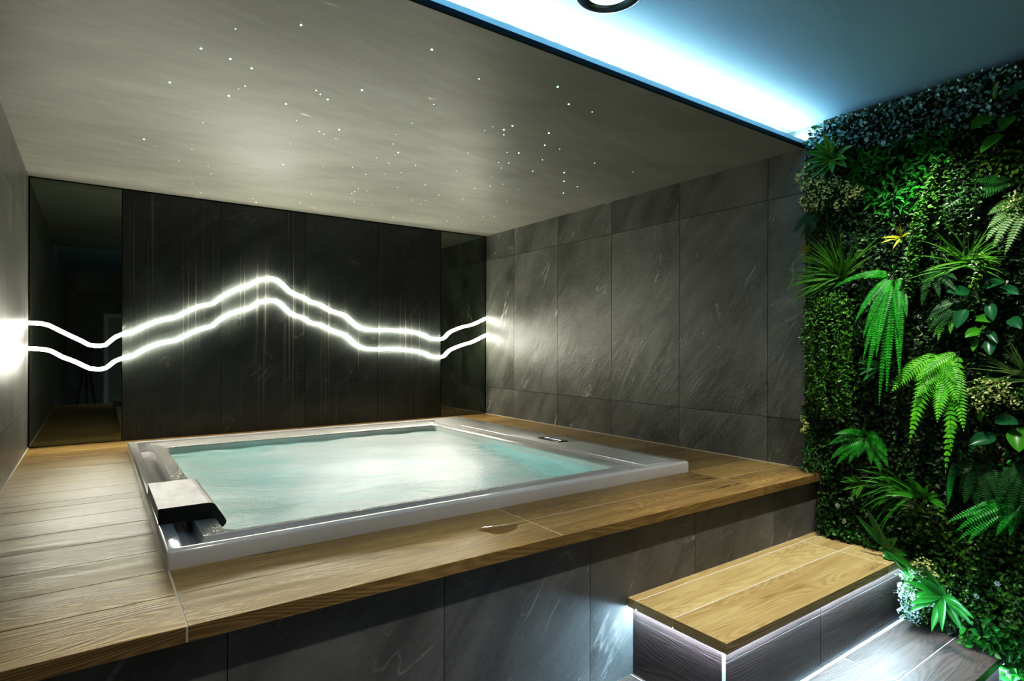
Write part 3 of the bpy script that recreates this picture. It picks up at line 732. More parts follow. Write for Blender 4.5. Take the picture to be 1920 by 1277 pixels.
def mat_patch(name, label, cat, poly, dens, tmpl, L, ratio, mats, down=0.3, depth=(0.0, 0.05), weights=None, tilt=0.8, kind='stuff'):
    ys = [p[0] for p in poly]; zs = [p[1] for p in poly]
    area = (max(ys) - min(ys)) * (max(zs) - min(zs))
    n = int(dens * area)
    y = rng.uniform(min(ys), max(ys), n); z = rng.uniform(min(zs), max(zs), n)
    jy = y + rng.normal(0, 0.018, n); jz = z + rng.normal(0, 0.018, n)
    k = in_poly(jy, jz, poly) & free(y, z, 0.005) & (z < ZU - 0.01) & (y < YLIP + 0.005) & ((y < YLIP - 0.03) | (z < ZC - 0.02))
    y, z = y[k], z[k]; n = len(y)
    d = depth[0] + (depth[1] - depth[0]) * rng.random(n) ** 0.7 * (0.45 + 0.75 * lump(y, z))
    pos = np.stack([XW - d, y, z], 1)
    a = rng.uniform(0, 2 * PI, n)
    ld = np.stack([-0.35 - 0.5 * rng.random(n), np.cos(a), np.sin(a) - down], 1)
    nr = np.stack([-np.ones(n), rng.normal(0, tilt * .6, n), 0.45 + rng.normal(0, tilt * .6, n)], 1)
    l = rng.uniform(L[0], L[1], n)
    mi = rng.choice(len(mats), n, p=weights) if len(mats) > 1 else None
    o = leaves_mesh(name, tmpl, pos, ld, nr, l, l * ratio, mats, mi)
    return tag(o, label, cat, None, kind)

MATS = {'all': [(1.617, 1.667), (1.609, 1.729), (1.54, 1.802), (0.519, 1.786), (0.515, -0.816), (0.779, -0.769), (0.797, -0.643), (1.041, -0.587), (1.194, -0.59), (1.168, -0.358), (1.581, -0.315), (1.613, 0.015)], 'euc': [(1.589, 1.707), (1.54, 1.807), (0.52, 1.796), (0.519, 1.599), (0.819, 1.569), (0.966, 1.592), (1.129, 1.568), (1.359, 1.632), (1.513, 1.653)], 'lance': [(1.383, 1.565), (1.129, 1.609), (0.986, 1.614), (0.947, 1.568), (1.045, 1.408), (1.107, 1.254), (1.239, 1.266), (1.383, 1.461)], 'gard': [(1.584, -0.131), (1.455, -0.064), (1.259, -0.037), (1.083, -0.084), (1.002, -0.135), (1.041, -0.263), (1.146, -0.342), (1.354, -0.353), (1.589, -0.311)], 'low': [(1.002, -0.158), (0.516, 0.066), (0.515, -0.483), (0.746, -0.518), (0.942, -0.485), (1.041, -0.404), (1.031, -0.26)], 'ivy': [(0.942, -0.553), (0.832, -0.466), (0.515, -0.424), (0.515, -0.718), (0.779, -0.769), (0.923, -0.636)], 'char': [(1.125, -0.106), (0.943, -0.052), (0.869, -0.102), (0.905, -0.201), (1.042, -0.216), (1.147, -0.196)], 'red': [(0.925, 0.258), (0.834, 0.248), (0.714, 0.244), (0.589, 0.252), (0.589, 0.171), (0.851, 0.146), (0.944, 0.199)], 'red2': [(0.872, 1.501), (0.801, 1.492), (0.592, 1.483), (0.591, 1.302), (0.801, 1.351), (0.89, 1.417)], 'box': [(1.598, 0.902), (1.511, 0.937), (1.382, 0.914), (1.361, 0.68), (1.368, 0.42), (1.392, 0.288), (1.509, 0.303), (1.586, 0.405), (1.603, 0.681)], 'clov': [(1.429, -0.264), (1.306, -0.245), (1.235, -0.284), (1.146, -0.305), (1.258, -0.338), (1.455, -0.308)], 'edge': [(1.614, 0.542), (1.536, 0.518), (1.563, 0.243), (1.535, 0.083), (1.455, -0.011), (1.59, -0.008), (1.613, 0.237)]}
def patch(key): return MATS[key]
mat_patch('dark_foliage', 'dark small leaved foliage covering the whole planted wall behind the other plants', 'foliage', patch('all'), 7600, OVAL, (0.016, 0.030), 0.62, [GM['dark'], GM['mid']], weights=[.8, .2], depth=(0.0, 0.035))
mat_patch('silver_foliage', 'round silvery leaves in a strip right under the upper ceiling', 'foliage', patch('euc'), 7000, ROUND, (0.010, 0.019), 0.85, [GM['euc']], depth=(0.01, 0.08), tilt=1.6)
mat_patch('emerald_foliage', 'bright emerald pointed leaves below the silvery strip', 'foliage', patch('lance'), 5200, LANCE, (0.028, 0.046), 0.34, [GM['lance']], depth=(0.02, 0.075), down=-0.1)
mat_patch('flowering_foliage', 'dark rounded leaves with white blossoms beside the upper step', 'foliage', patch('gard'), 9000, OVAL, (0.016, 0.026), 0.60, [GM['mid'], GM['dark']], weights=[.7, .3], depth=(0.01, 0.065))
mat_patch('boxwood_foliage', 'mid green small leaves low on the wall right of the white shrub', 'foliage', patch('low'), 9000, OVAL, (0.015, 0.025), 0.62, [GM['mid'], GM['box']], weights=[.6, .4], depth=(0.01, 0.07))
mat_patch('ivy_foliage', 'shiny bright green ivy leaves at the bottom of the wall beside the lower step', 'foliage', patch('ivy'), 6000, OVAL, (0.022, 0.038), 0.66, [GM['ivy'], GM['mid']], weights=[.75, .25], depth=(0.02, 0.085))
mat_patch('chartreuse_foliage', 'yellow green small leaves under the strappy plant', 'foliage', patch('char'), 7000, OVAL, (0.016, 0.026), 0.55, [GM['char'], GM['mid']], weights=[.55, .45], depth=(0.02, 0.065))
mat_patch('red_foliage', 'reddish and green small leaves below the heart shaped leaves', 'foliage', patch('red'), 6500, OVAL, (0.015, 0.026), 0.55, [GM['red'], GM['ivy'], GM['mid']], weights=[.4, .3, .3], depth=(0.02, 0.06))
mat_patch('red_foliage', 'reddish and green small leaves below the round leaves at the top right', 'foliage', patch('red2'), 6000, OVAL, (0.015, 0.026), 0.55, [GM['red'], GM['char'], GM['mid']], weights=[.25, .4, .35], depth=(0.02, 0.06))
mat_patch('boxwood_foliage', 'dense green small leaves at the left edge of the planted wall beside the slate', 'foliage', patch('box'), 15000, OVAL, (0.012, 0.020), 0.62, [GM['box']], depth=(0.01, 0.10), down=0.6)
mat_patch('clover_foliage', 'small bright green leaves creeping along the upper tread', 'foliage', patch('clov'), 9000, ROUND, (0.012, 0.020), 0.9, [GM['ivy'], GM['mid']], weights=[.5, .5], depth=(0.02, 0.08))
mat_patch('bushy_foliage', 'dark green needle leaves at the left edge beside the deck corner', 'foliage', patch('edge'), 9000, LANCE, (0.020, 0.034), 0.28, [GM['mid'], GM['ivy']], weights=[.8, .2], depth=(0.01, 0.07))

# --- strap leaves, rosettes, grasses
def strap_rows(p0, d0, L, W, droop, n=7, fold=0.25, prof='lance', facing=None):
    p = Vector(p0); d = Vector(d0).normalized()
    f = Vector(facing) if facing else Vector((-1, 0, 0.25))
    rows, uvs = [], []
    for k in range(n + 1):
        t = k / n
        if prof == 'lance': w = W * (0.30 + 0.70 * math.sin(min(1, t * 2.1) * PI / 2)) * (1 - t ** 2.6) + W * 0.01
        else: w = W * (1 - t ** 1.8) + W * 0.03
        s = d.cross(f)
        if s.length < 1e-3: s = d.cross(Vector((0, 1, 0)))
        s.normalize(); nn = s.cross(d).normalized()
        rows.append([p + s * (w / 2) + nn * (w * fold), p.copy(), p - s * (w / 2) + nn * (w * fold)])
        uvs.append([(t, 0.0), (t, 0.5), (t, 1.0)])
        p = p + d * (L / n)
        d = (d + Vector((0, 0, -droop / n))).normalized()
        if p.x > XR - 0.05: p.x = XR - 0.05
    return rows, uvs

def wdir(a, out):
    """unit-ish direction: angle a in the wall plane seen by someone facing it (0 = towards the viewer's right, 90 = up), leaning out"""
    a = math.radians(a)
    return Vector((-out, -math.cos(a), math.sin(a)))

def clampfree(rows):
    for r in rows:
        for p in r:
            lim = 0.006 if p.y > YF - .01 else Z1 + .006 if p.y > YS1 - .01 else Z2 + .006 if p.y > YS2 - .01 else ZF + .006
            if p.z < lim: p.z = lim
            if p.x > XR - 0.008: p.x = XR - 0.008

def rosette(name, label, cat, y, z, specs, mat, x=None, droop=0.35, out=0.8, W=0.036):
    o = empty(name, ((x or XW - 0.065), y, z), label, cat)
    for a, L in specs:
        b = MB()
        r, u = strap_rows((o.location.x, y, z), wdir(a + rnd.uniform(-5, 5), out * rnd.uniform(.6, 1.2)), L * rnd.uniform(.95, 1.05), W * rnd.uniform(.85, 1.15), droop)
        clampfree(r); b.grid(r, uvs=u); b.build('leaf', mat, o, smooth=True)
    return o

def tuft(name, label, cat, y, z, n, arange, L, W, mat, droop=0.5, out=(0.2, 0.9), x=None, spread=0.02):
    b = MB()
    x0 = x or XW - 0.02
    for k in range(n):
        a = rnd.uniform(*arange)
        r, u = strap_rows((x0 - rnd.uniform(0, .02), y + rnd.uniform(-spread, spread), z + rnd.uniform(-spread, spread)), wdir(a, rnd.uniform(*out)), rnd.uniform(*L), W * rnd.uniform(.7, 1.2), droop * rnd.uniform(.5, 1.4), n=6, prof='grass')
        clampfree(r); b.grid(r, uvs=u)
    return tag(b.build(name, mat, None, smooth=True), label, cat)

def frond(parent, p0, a, out, L, W, droop, mat, n=26, fwd=0.35, slim=0.75, bare=0.10, name='frond'):
    p = Vector(p0); d = wdir(a, out).normalized()
    b = MB(); spine = []
    f = Vector((-1, 0, 0.35))
    for k in range(n + 1):
        t = k / n
        spine.append(p.copy())
        s = d.cross(f)
        if s.length < 1e-3: s = Vector((0, 1, 0))
        s.normalize(); nn = s.cross(d).normalized()
        if t > bare:
            tt = (t - bare) / (1 - bare)
            w = W / 2 * (0.35 + 0.65 * math.sin(min(1, tt * 3.2) * PI / 2)) * (1 - tt ** 2.2) + 0.002
            pw = L / n * 0.5 * slim
            for sg in (1, -1):
                tip = p + s * (sg * w) + d * (w * fwd) + nn * (-0.12 * w)
                mid = p + s * (sg * w * .5) + d * (w * fwd * .35) + nn * (0.05 * w)
                q = [p - d * pw, mid - d * pw * .95, tip, mid + d * pw * .95, p + d * pw]
                rows = [q]; clampfree(rows)
                b.face(q if sg > 0 else q[::-1])
        p = p + d * (L / n)
        if p.x > XR - 0.06: p.x = XR - 0.06
        d = (d + Vector((0, 0, -droop / n))).normalized()
    rows = [spine]; clampfree(rows)
    b.tube(spine, [0.0016 * (1 - 0.7 * k / n) for k in range(n + 1)], 4, m=1, caps=False)
    return b.build(name, [mat, M['stem']], parent)

def fern(label, y, z, specs, mat, W=0.05, droop=1.2, n=24, x=None, slim=0.75, fwd=0.35, name='fern', spread=.012):
    o = empty(name, ((x or XW - 0.03), y, z), label, 'fern')
    for a, L, out in specs:
        frond(o, (o.location.x, y + rnd.uniform(-spread, spread), z + rnd.uniform(-spread, spread)), a, out, L, W * rnd.uniform(.85, 1.15), droop * rnd.uniform(.8, 1.2), mat, n, fwd, slim)
    return o

def heart(parent, c, a, out, L, W, mat, droop=0.5):
    """one broad leaf on a thin stalk"""
    p = Vector(c); d = wdir(a, out).normalized(); f = Vector((-1, 0, 0.5))
    rows = []
    for k in range(9):
        t = k / 8
        w = W * (math.sin(min(1, (t + .10) * 1.55) * PI / 2) ** .7) * (1 - max(0, t - .12) ** 2.0 / .78) ** .8 if t < 1 else 0.001
        s = d.cross(f).normalized(); nn = s.cross(d).normalized()
        rows.append([p + s * (w * q / 2) + nn * (abs(q) ** 1.5 * w * .16) for q in (1, .5, 0, -.5, -1)])
        p = p + d * (L / 8); d = (d + Vector((0, 0, -droop / 8))).normalized()
    clampfree(rows)
    b = MB(); b.grid(rows); return b.build('leaf', mat, parent, smooth=True)

def broad(label, y, z, leaves, x=None, name='trailing_pothos', cat='plant'):
    o = empty(name, ((x or XW - .03), y, z), label, cat)
    for dy, dz, a, L, W, m, out in leaves:
        c = Vector((XW - .06, y + dy, z + dz))
        heart(o, c, a, out, L, W, GM[m])
        b = MB(); mid = (Vector((XW - .01, y, z)) + c) / 2 + Vector((-.02, 0, .01)); b.tube([(XW, y, z), mid, c], 0.0018, 5); b.build('stem', M['stem'], o)
    return o

def spray(label, pts, mat, nf=26, r=0.035, x=None, name='flowering_shrub', fl=0.0075, leafm='mid', jit=0.0):
    """heads of tiny four petalled florets"""
    o = empty(name, (XW - .02, pts[0][0], pts[0][1]), label, 'shrub')
    pts = [tuple(p[0]) + (p[1],) if isinstance(p[0], tuple) else p for p in pts]
    P, Ld, N, Ls = [], [], [], []
    pts = [(y + rnd.gauss(0, jit), z + rnd.gauss(0, jit), d + rnd.uniform(-jit, jit)) for y, z, d in pts for _ in range(2 if jit else 1)]
    for y, z, d in pts:
        for k in range(nf):
            v = Vector((rnd.gauss(0, 1), rnd.gauss(0, 1), rnd.gauss(0, 1))).normalized()
            if v.x > 0.3: v.x = -v.x
            c = Vector((XW - d, y, z)) + v * r * rnd.uniform(.75, 1.1)
            s = v.cross(Vector((.2, .3, 1))).normalized(); t = v.cross(s)
            th = rnd.uniform(0, 6.28)
            for q in range(4):
                an = th + q * PI / 2
                P.append(c); Ld.append(s * math.cos(an) + t * math.sin(an) + v * .5); N.append(v); Ls.append(fl * rnd.uniform(.7, 1.15))
    P, Ld, N, Ls = np.array(P), np.array([tuple(v) for v in Ld]), np.array([tuple(v) for v in N]), np.array(Ls)
    P = np.array([tuple(p) for p in P])
    k = free(P[:, 1], P[:, 2], 0.008)
    q = leaves_mesh('floret', OVAL, P[k], Ld[k], N[k], Ls[k], Ls[k] * .75, [mat], None, o); q['kind'] = 'stuff'
    P, Ld, N, Ls = [], [], [], []
    for y, z, d in pts:
        for _ in range(28):
            P.append((XW - d * rnd.uniform(.2, 1.0), y + rnd.gauss(0, r * .8), z + rnd.gauss(0, r * .8))); a = rnd.uniform(0, 6.28)
            Ld.append((-.6, math.cos(a), math.sin(a))); N.append((-1, rnd.gauss(0, .5), .5)); Ls.append(rnd.uniform(.012, .02))
    P = np.array(P); k = free(P[:, 1], P[:, 2], 0.008)
    leaves_mesh('foliage', OVAL, P[k], np.array(Ld)[k], np.array(N)[k], np.array(Ls)[k], np.array(Ls)[k] * .55, [GM[leafm]], None, o)
    b = MB()
    for y, z, d in pts: b.tube([(XW + .005, y, z - .03), (XW - d * .5, y, z - .012), (XW - d, y, z)], 0.0016, 5)
    b.build('stem', M['stem'], o)
    return o

def vine(label, strands, mats, L=(0.013, 0.021), step=0.010, name='trailing_vine', ratio=.62):
    o = empty(name, (XW - .03, strands[0][0][0], strands[0][0][1]), label, 'vine')
    for st in strands:
        pts = [Vector((XW - .075 - .035 * math.sin(PI * k / (len(st) - 1)), y, z)) for k, (y, z) in enumerate(st)]
        P, Ld, N, Ls = [], [], [], []; fine = []
        for i in range(len(pts) - 1):
            m = max(2, int((pts[i + 1] - pts[i]).length / step))
            for k in range(m):
                p = pts[i].lerp(pts[i + 1], k / m) + Vector((0, rnd.gauss(0, .003), 0)); fine.append(p)
                for sg in (-1, 1):
                    for _ in range(2):
                        P.append(tuple(p + Vector((rnd.uniform(-.012, .012), rnd.uniform(-.012, .012), rnd.uniform(-.006, .006)))))
                        Ld.append((-rnd.uniform(.2, .9), sg * rnd.uniform(.5, 1), rnd.uniform(-.8, .5))); N.append((-.7, rnd.gauss(0, .4), .8)); Ls.append(rnd.uniform(*L))
        fine.append(pts[-1])
        b = MB(); b.tube(fine, 0.0014, 4, caps=False)
        s = b.build('stem', M['stem'], o)
        lv = leaves_mesh('foliage', OVAL, np.array(P), np.array(Ld), np.array(N), np.array(Ls), np.array(Ls) * ratio, mats, rng.integers(0, len(mats), len(P)), None)
        lv.parent = s; lv.matrix_parent_inverse = Matrix.Identity(4)
    return o

# --- rosettes
rosette('striped_rosette', 'rosette of broad green leaves with yellow edges at the top left of the planted wall', 'plant', 1.454, 1.589, [(95,.15),(72,.13),(125,.14),(48,.13),(150,.15),(20,.15),(172,.16),(200,.14),(225,.15),(250,.13),(285,.11),(-30,.13),(-8,.14),(110,.09),(60,.08)], GM['drac'], W=0.034)
rosette('lance_leaf_plant', 'long glossy green leaves leaning over the right end of the upper tread', 'plant', 1.189, -0.273, [(108,.20),(126,.19),(96,.12),(62,.10),(12,.10),(-10,.16),(-24,.17),(-38,.13),(-75,.11),(82,.07)], GM['drac2'], W=0.036, droop=.25, x=XW-.11, out=.4)
rosette('lance_leaf_plant', 'large glossy green leaves in front of the white flowering shrub beside the lower tread', 'plant', 0.954, -0.388, [(104,.16),(128,.14),(150,.14),(206,.13),(222,.15),(264,.16),(276,.14),(-44,.15),(-22,.15),(-6,.15),(10,.11),(80,.08),(190,.10)], GM['drac2'], W=0.036, droop=.3, x=XW-.165, out=.55)
rosette('strappy_plant', 'bright green strappy leaves in a fan under the tip of the light fern', 'plant', 1.052, -0.018, [(108,.17),(92,.14),(74,.12),(130,.17),(45,.14),(22,.15),(150,.17),(166,.16),(5,.12),(118,.12)], GM['strap'], W=0.024, droop=.5)
rosette('dark_rosette', 'short dark green leaves half hidden behind the hanging sword fern', 'plant', 1.233, 0.567, [(165,.10),(185,.10),(205,.11),(226,.12),(150,.09)], GM['drac2'], W=0.030)
rosette('croton', 'small yellow leaves standing left of the trailing vine', 'plant', 1.15, 1.153, [(75,.07),(95,.07),(165,.08),(185,.09),(245,.07),(20,.07)], GM['yellow'], W=0.014)
rosette('croton', 'small yellow leaves at the left edge beside the tall grass tuft', 'plant', 1.571, 1.147, [(150,.06),(175,.06),(110,.05),(215,.06),(70,.05)], GM['yellow'], W=0.013)
rosette('croton', 'small green leaves with yellow edges left of the strappy plant', 'plant', 1.311, -0.004, [(150,.09),(172,.10),(200,.10),(232,.09),(20,.08),(120,.08),(255,.08)], GM['drac'], W=0.020)
# --- grasses
tuft('grass_tuft', 'tall wispy green grass tuft near the left edge of the planted wall', 'grass', 1.427, 0.997, 120, (35,205), (.14,.30), .0085, GM['grass'], .55)
tuft('grass_tuft', 'wide fan of thin grass blades in the middle right of the planted wall', 'grass', 0.917, 1.012, 60, (-25,205), (.10,.22), .007, GM['grass'], .5)
tuft('grass_tuft', 'thin pale grass blades at the right edge above the cream flowers', 'grass', 0.722, 0.532, 34, (85,200), (.10,.22), .007, GM['spider'], .4)
tuft('strap_grass', 'arching long green blades drooping left over the dark leaves', 'grass', 1.125, -0.022, 34, (110,225), (.13,.25), .013, GM['strap'], 1.3)
tuft('spider_plant', 'pale striped blades low in front of the strappy plant', 'plant', 1.091, -0.098, 36, (20,160), (.09,.16), .009, GM['spider'], .8, out=(.4,1.2))
# --- ferns
fern('long hanging sword fern with bright narrow fronds', 1.198, 0.987, [(-84,.56,.5),(-92,.62,.35),(-98,.50,.6),(-76,.50,.5),(-104,.42,.7),(-112,.34,.8),(-70,.40,.6),(-64,.30,.8),(168,.26,.5),(-125,.28,.9),(70,.12,1.0),(-88,.44,.9),(150,.12,.9),(-55,.24,.7)], GM['fern'], W=0.046, droop=.9, n=44, fwd=.25, slim=.8, name='sword_fern')
fern('light yellow green fern hanging in the middle of the planted wall', 0.98, 0.631, [(196,.19,.6),(210,.22,.8),(224,.27,.6),(236,.22,1.0),(248,.34,.5),(258,.26,.9),(262,.46,.5),(270,.56,.4),(276,.30,.9),(282,.44,.5),(294,.34,.7),(308,.27,.7),(-36,.20,.8),(254,.16,1.2),(288,.20,1.1)], GM['fernl'], W=0.085, droop=.55, n=22, fwd=.65, slim=.72, name='leather_fern', spread=.055)
fern('spreading fern with broad fronds above the dark leaves beside the deck corner', 1.311, 0.215, [(150,.15,.8),(170,.18,.7),(192,.20,.8),(212,.20,.8),(235,.16,.9),(-62,.15,.9),(-38,.18,.8),(-18,.20,.8),(8,.17,.8),(40,.15,.8),(70,.12,.8),(262,.12,1.0),(120,.12,.9)], GM['fern'], W=0.052, droop=.8, n=24)
fern('dark fern below the heart shaped leaves', 0.855, 0.172, [(235,.16,.6),(255,.20,.6),(272,.20,.6),(290,.20,.6),(-50,.18,.7),(200,.14,.7)], GM['fernd'], W=0.075, droop=.7, n=22)
fern('dark fern at the right edge below the reddish leaves', 0.718, 0.207, [(225,.16,.6),(245,.22,.6),(262,.24,.6),(280,.22,.6)], GM['fernd'], W=0.070, droop=.7, n=22)
fern('vivid green fern reaching left from the right edge of the wall', 0.727, 0.03, [(178,.20,.7),(186,.27,.8),(196,.28,.8),(207,.28,.8),(219,.26,.9),(232,.18,.9),(168,.14,.8),(258,.14,.9)], GM['ferne'], W=0.052, droop=.7, n=26)
fern('pale dusty green fern hanging at the right edge of the upper wall', 0.703, 1.248, [(205,.18,.6),(222,.22,.6),(236,.25,.6),(250,.26,.6),(190,.14,.6)], GM['fernp'], W=0.066, droop=.6, n=22)
fern('dim small fern right of the sword fern', 0.936, 0.868, [(190,.12,.6),(208,.16,.6),(226,.18,.6),(246,.16,.6),(264,.14,.6)], GM['fernd'], W=0.05, droop=.6, n=20)
fern('tiny yellow green fern under the dim small fern', 0.984, 0.793, [(246,.11,.8),(266,.13,.7),(225,.08,.8),(285,.09,.8)], GM['fernl'], W=0.035, droop=.5, n=14)
fern('dark flat fern fronds under the reddish leaves at the upper right', 0.762, 1.316, [(172,.22,.5),(184,.25,.5),(196,.22,.5),(160,.16,.5)], GM['fernd'], W=0.06, droop=.5, n=24)
fern('dark drooping fern at the left edge below the cream flowers', 1.539, 1.344, [(178,.12,.6),(196,.15,.7),(214,.16,.7),(232,.17,.7),(250,.16,.7)], GM['fernd'], W=0.045, droop=.9, n=22)
fern('dim fern behind the foot of the trailing vine', 1.055, 0.997, [(205,.14,.5),(235,.16,.5),(265,.16,.5),(300,.16,.5),(-20,.18,.5),(0,.16,.5)], GM['fernd'], W=0.05, droop=.7, n=20)
fern('single straight emerald frond hanging below the light fern', 0.959, 0.155, [(-90,.19,.5)], GM['ferne'], W=0.034, droop=.4, n=44, slim=1.05, fwd=.1, name='sword_fern')
# --- broad leaves
broad('large round glossy leaves at the top right under the silvery strip', 0.759, 1.572, [(.055,.10,70,.075,.03,'pothos',.6),(.03,.085,20,.13,.075,'pothosd',.6),(.055,.03,-150,.10,.085,'pothos',.9),(.0,.01,-110,.08,.07,'pothos',.9),(.03,-.055,-140,.10,.06,'pothos',.6),(-.04,.03,-30,.09,.06,'pothosd',.7)])
broad('yellow green heart shaped leaves right of centre above the cream flowers', 0.782, 0.731, [(.035,.035,170,.065,.052,'pothos',.9),(-.02,.035,-30,.075,.055,'pothosd',.8),(.075,-.01,200,.065,.055,'pothos',.9),(.045,-.05,-75,.075,.052,'pothosd',.8),(.09,-.045,-95,.06,.03,'pothos',.7),(-.06,.055,20,.06,.04,'pothosd',.8),(.055,-.01,-40,.08,.035,'pothosd',.6)])
broad('big heart shaped leaves at the right edge above the reddish leaves', 0.759, 0.295, [(-.025,.035,-75,.11,.085,'pothos',.9),(.05,-.01,195,.10,.07,'pothosd',.8),(.10,.05,60,.07,.05,'pothos',.8),(.11,-.03,250,.07,.035,'pothosd',.7),(.05,.06,10,.10,.06,'pothosd',.5)])
broad('dim dark broad leaves left of the yellow green heart shaped leaves', 0.848, 0.871, [(.05,.01,160,.08,.055,'pothosd',.5),(.0,.03,20,.09,.055,'pothosd',.5),(-.05,.02,-10,.09,.05,'pothosd',.5),(.06,-.06,-110,.09,.06,'pothosd',.5),(-.02,-.04,-70,.08,.05,'pothosd',.5)])
# --- flowering sprays
spray('cream flowering shrub below the striped rosette at the left edge', [(1.631, 1.537,.05),(1.594, 1.482,.06),(1.605, 1.412,.05),(1.539, 1.51,.08),(1.499, 1.466,.09),(1.544, 1.427,.08),(1.47, 1.417,.09),(1.577, 1.379,.06),(1.383, 1.43,.09),(1.353, 1.382,.09),(1.329, 1.403,.08),(1.413, 1.352,.08),(1.439, 1.474,.08),(1.512, 1.372,.08),(1.589, 1.569,.05)], GM['cream'], nf=30, r=.028)
spray('cream flowering shrub at the right edge below the pale grass', [(0.874, 0.461,.08),(0.848, 0.5,.09),(0.82, 0.515,.09),(0.796, 0.473,.10),(0.768, 0.496,.10),(0.782, 0.445,.09),(0.859, 0.429,.08),(0.848, 0.399,.07),(0.736, 0.427,.08),(0.753, 0.469,.09),(0.822, 0.453,.09)], GM['cream'], nf=22, r=.024, fl=.0065)
spray('white flowering shrub glowing beside the light strip of the upper step', [(1.159, -0.375,.10),(1.142, -0.404,.11),(1.172, -0.467,.10),(1.15, -0.47,.12),(1.12, -0.416,.12),(1.131, -0.511,.11),(1.078, -0.445,.12),(1.101, -0.512,.11),(1.051, -0.478,.11),(1.067, -0.522,.10),(1.037, -0.454,.10),(1.159, -0.507,.10),(1.091, -0.358,.11),(1.125, -0.355,.10),(1.112, -0.466,.12)], GM['white'], nf=26, r=.026, fl=.0062, jit=.016)
spray('small cream flower heads behind the large glossy leaves', [(1.058, -0.301,.08),(1.029, -0.311,.08),(1.017, -0.344,.08),(1.078, -0.326,.08)], GM['cream'], nf=26, r=.024)
spray('small yellow cream flower sprig sticking out at the left edge near the deck', [(1.613, 0.276,.045),(1.593, 0.245,.05),(1.607, 0.216,.05)], GM['cream'], nf=20, r=.016, fl=.0075)
spray('yellow cream flower sprig at the right edge over the pale fern', [(0.761, 1.208,.09),(0.741, 1.226,.10),(0.723, 1.244,.10),(0.746, 1.261,.08)], GM['cream'], nf=14, r=.016, fl=.006)
# --- vines
vine('bright trailing vine falling from the silvery strip to the sword fern', [[(1.013, 1.47),(1.029, 1.369),(1.065, 1.247),(1.09, 1.132),(1.111, 1.003),(1.123, 0.859)],[(1.035, 1.406),(1.041, 1.289),(1.055, 1.15),(1.081, 1.012),(1.102, 0.918)],[(1.049, 1.362),(1.082, 1.202),(1.103, 1.062),(1.128, 0.944)],[(1.021, 1.379),(1.001, 1.281),(0.989, 1.175)]], [GM['box'], GM['mid']])
vine('dark trailing vine right of the bright one', [[(0.956, 1.456),(0.95, 1.34),(0.958, 1.227),(0.946, 1.134)],[(0.913, 1.422),(0.905, 1.308),(0.912, 1.196),(0.899, 1.115)],[(0.872, 1.367),(0.861, 1.254),(0.872, 1.145)]], [GM['mid'], GM['dark']])
vine('short yellow green vine below the wide fan of grass', [[(0.868, 1.059),(0.85, 0.986),(0.857, 0.932),(0.882, 0.889)],[(0.842, 1.03),(0.825, 0.973)]], [GM['char'], GM['mid']])
vine('long leaved trailing vine hanging in front of the dense small leaves at the left', [[(1.427, 0.891),(1.411, 0.68),(1.421, 0.469),(1.405, 0.287)],[(1.489, 0.895),(1.478, 0.654),(1.493, 0.439),(1.477, 0.319)],[(1.386, 0.68),(1.371, 0.472),(1.38, 0.315)],[(1.543, 0.898),(1.548, 0.653),(1.536, 0.409)]], [GM['box'], GM['box'], GM['mid']], L=(.016,.026), ratio=.5)


# --- white blossoms
FL = [(1.355, -0.082), (1.422, -0.128), (1.387, -0.195), (1.285, -0.14), (1.192, -0.126), (1.196, 0.013), (0.794, -0.306), (0.862, -0.381), (1.295, 1.638), (1.221, 1.599), (1.105, -0.062)]
def flower_mesh():
    b = MB()
    for k in range(6):
        a = 2 * PI * k / 6
        c, s = math.cos(a), math.sin(a); r = 0.0125
        P = lambda u, w, h: (-h, u * c - w * s, u * s + w * c)
        b.face([P(.001, 0, .001), P(r * .5, r * .30, .003), P(r * .85, r * .22, .0035), P(r, 0, .002), P(r * .85, -r * .22, .0035), P(r * .5, -r * .30, .003)])
    o = b.build('white_blossom', GM['white'], None)
    c = MB(); rows = [[(-.003 - .003 * h, r * math.cos(2 * PI * j / 8), r * math.sin(2 * PI * j / 8)) for j in range(8)] for r, h in ((.0028, 0), (.0024, .6), (.0008, 1))]
    c.grid(rows, closed=True); q = c.build('flower_center', GM['yellow'], None); q.parent = o
    return o
fproto = flower_mesh()
FLAB = ['white blossom left of the strappy plant, level with its base', 'white blossom highest and nearest the deck corner in the dark leaves', 'white blossom lowest in the dark leaves above the upper tread',
        'white blossom in the middle of the dark leaves above the upper tread', 'white blossom right above the long leaved plant on the upper tread edge', 'white blossom among the strappy blades',
        'white blossom upper of the pair in the low right foliage', 'white blossom lower of the pair in the low right foliage', 'white blossom just below the silvery leaves right of the striped rosette', 'small white blossom right of the one below the silvery leaves', 'white blossom at the base of the spider plant']
for k, ((y, z), lb) in enumerate(zip(FL, FLAB)):
    o = fproto if k == 0 else copy_tree(fproto)
    o.location = (XW - 0.078, y, z); o.rotation_euler = (rnd.uniform(0, 6), rnd.uniform(-.4, .3), rnd.uniform(-.4, .4))
    tag(o, lb, 'flower', 'white blossoms in the planted wall')

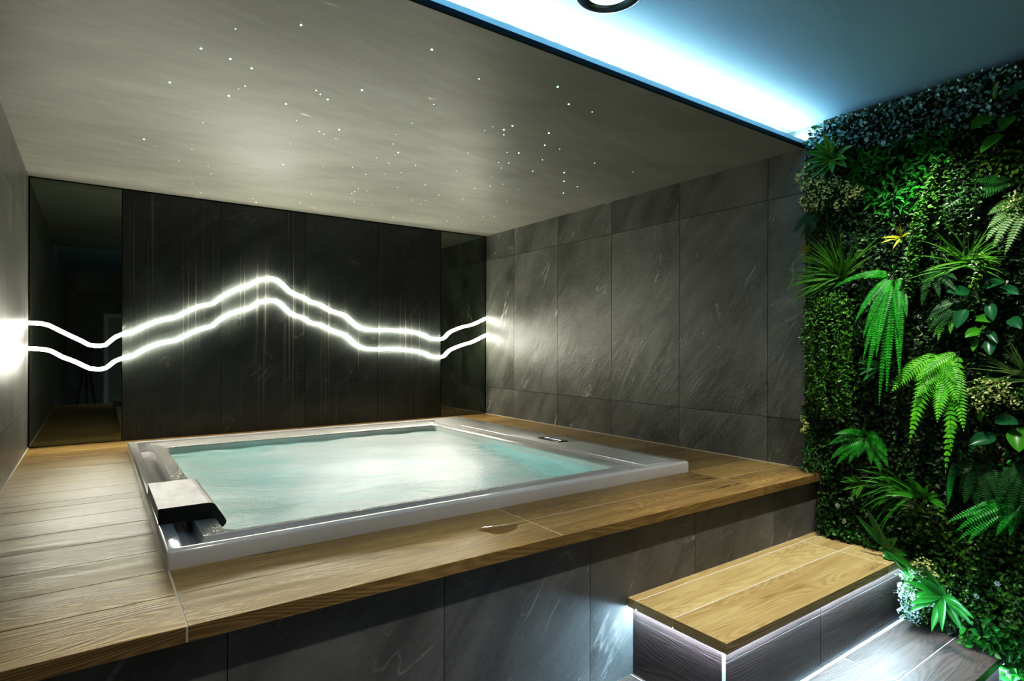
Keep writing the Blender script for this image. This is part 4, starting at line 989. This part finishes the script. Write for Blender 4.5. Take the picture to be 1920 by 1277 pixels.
# ------------------------------------------------------------------ lamps and added fill lights
def spot(name, loc, to, energy, color, size=1.2, blend=0.5, radius=0.03):
    l = bpy.data.lights.new(name, 'SPOT'); l.energy = energy; l.color = color; l.spot_size = size; l.spot_blend = blend; l.shadow_soft_size = radius
    o = bpy.data.objects.new(name, l); col.objects.link(o); o.location = loc
    o.rotation_euler = (Vector(to) - Vector(loc)).to_track_quat('-Z', 'Y').to_euler()
    return o
WARM = (1.0, 0.95, 0.83)
for lx_, e_ in ((0.35, 100), (1.35, 115), (2.33, 150)):
    spot('downlight', (lx_, 0.96, ZU - 0.03), (lx_ + 0.05, 1.16, -0.4), e_, WARM, 1.15, 1.0, 0.02)
spot('plant_fill_spot', (2.52, 0.96, ZU - 0.03), (3.05, 1.08, 0.62), 105, (0.97, 1.0, 0.88), 1.3, 1.0, 0.02)  # added unseen spot that brightens the planted wall
pl = bpy.data.lights.new('underwater_fill', 'AREA'); pl.energy = 8.5; pl.color = (0.72, 1.0, 0.97); pl.size = 0.75
po = bpy.data.objects.new('underwater_fill', pl); col.objects.link(po); po.location = (1.20, 3.0, -0.74); po.rotation_euler = (PI, 0, 0)  # added soft light on the basin floor, brightens water and foam
w = bpy.data.worlds.new('World'); sc.world = w; w.use_nodes = True
w.node_tree.nodes['Background'].inputs[0].default_value = (0.5, 0.55, 0.6, 1); w.node_tree.nodes['Background'].inputs[1].default_value = 0.02

# ------------------------------------------------------------------ camera
cam = bpy.data.cameras.new('camera'); co = bpy.data.objects.new('camera', cam); col.objects.link(co)
R2 = Rv * math.cos(ROLL) + Uv * math.sin(ROLL); U2 = -Rv * math.sin(ROLL) + Uv * math.cos(ROLL)
mt = Matrix(((R2.x, U2.x, -Fv.x, CAM.x), (R2.y, U2.y, -Fv.y, CAM.y), (R2.z, U2.z, -Fv.z, CAM.z), (0, 0, 0, 1)))
co.matrix_world = mt
cam.sensor_width = 36.0; cam.sensor_fit = 'HORIZONTAL'; cam.lens = 1101.3 / 1920 * 36.0
cam.shift_y = (649.6 - 638.5) / 1920; cam.clip_start = 0.02
sc.camera = co
sc.view_settings.view_transform = 'Standard'
sc.view_settings.look = 'None'
sc.view_settings.use_curve_mapping = True
cmv = sc.view_settings.curve_mapping
cv = cmv.curves[3]
for x_, y_ in ((0.05, 0.034), (0.2, 0.18), (0.5, 0.53)): cv.points.new(x_, y_)
cmv.update()
sc.view_settings.exposure = 0.0
sc.cycles.use_denoising = True
sc.cycles.max_bounces = 8
sc.cycles.diffuse_bounces = 3
sc.cycles.glossy_bounces = 4
sc.cycles.transparent_max_bounces = 12
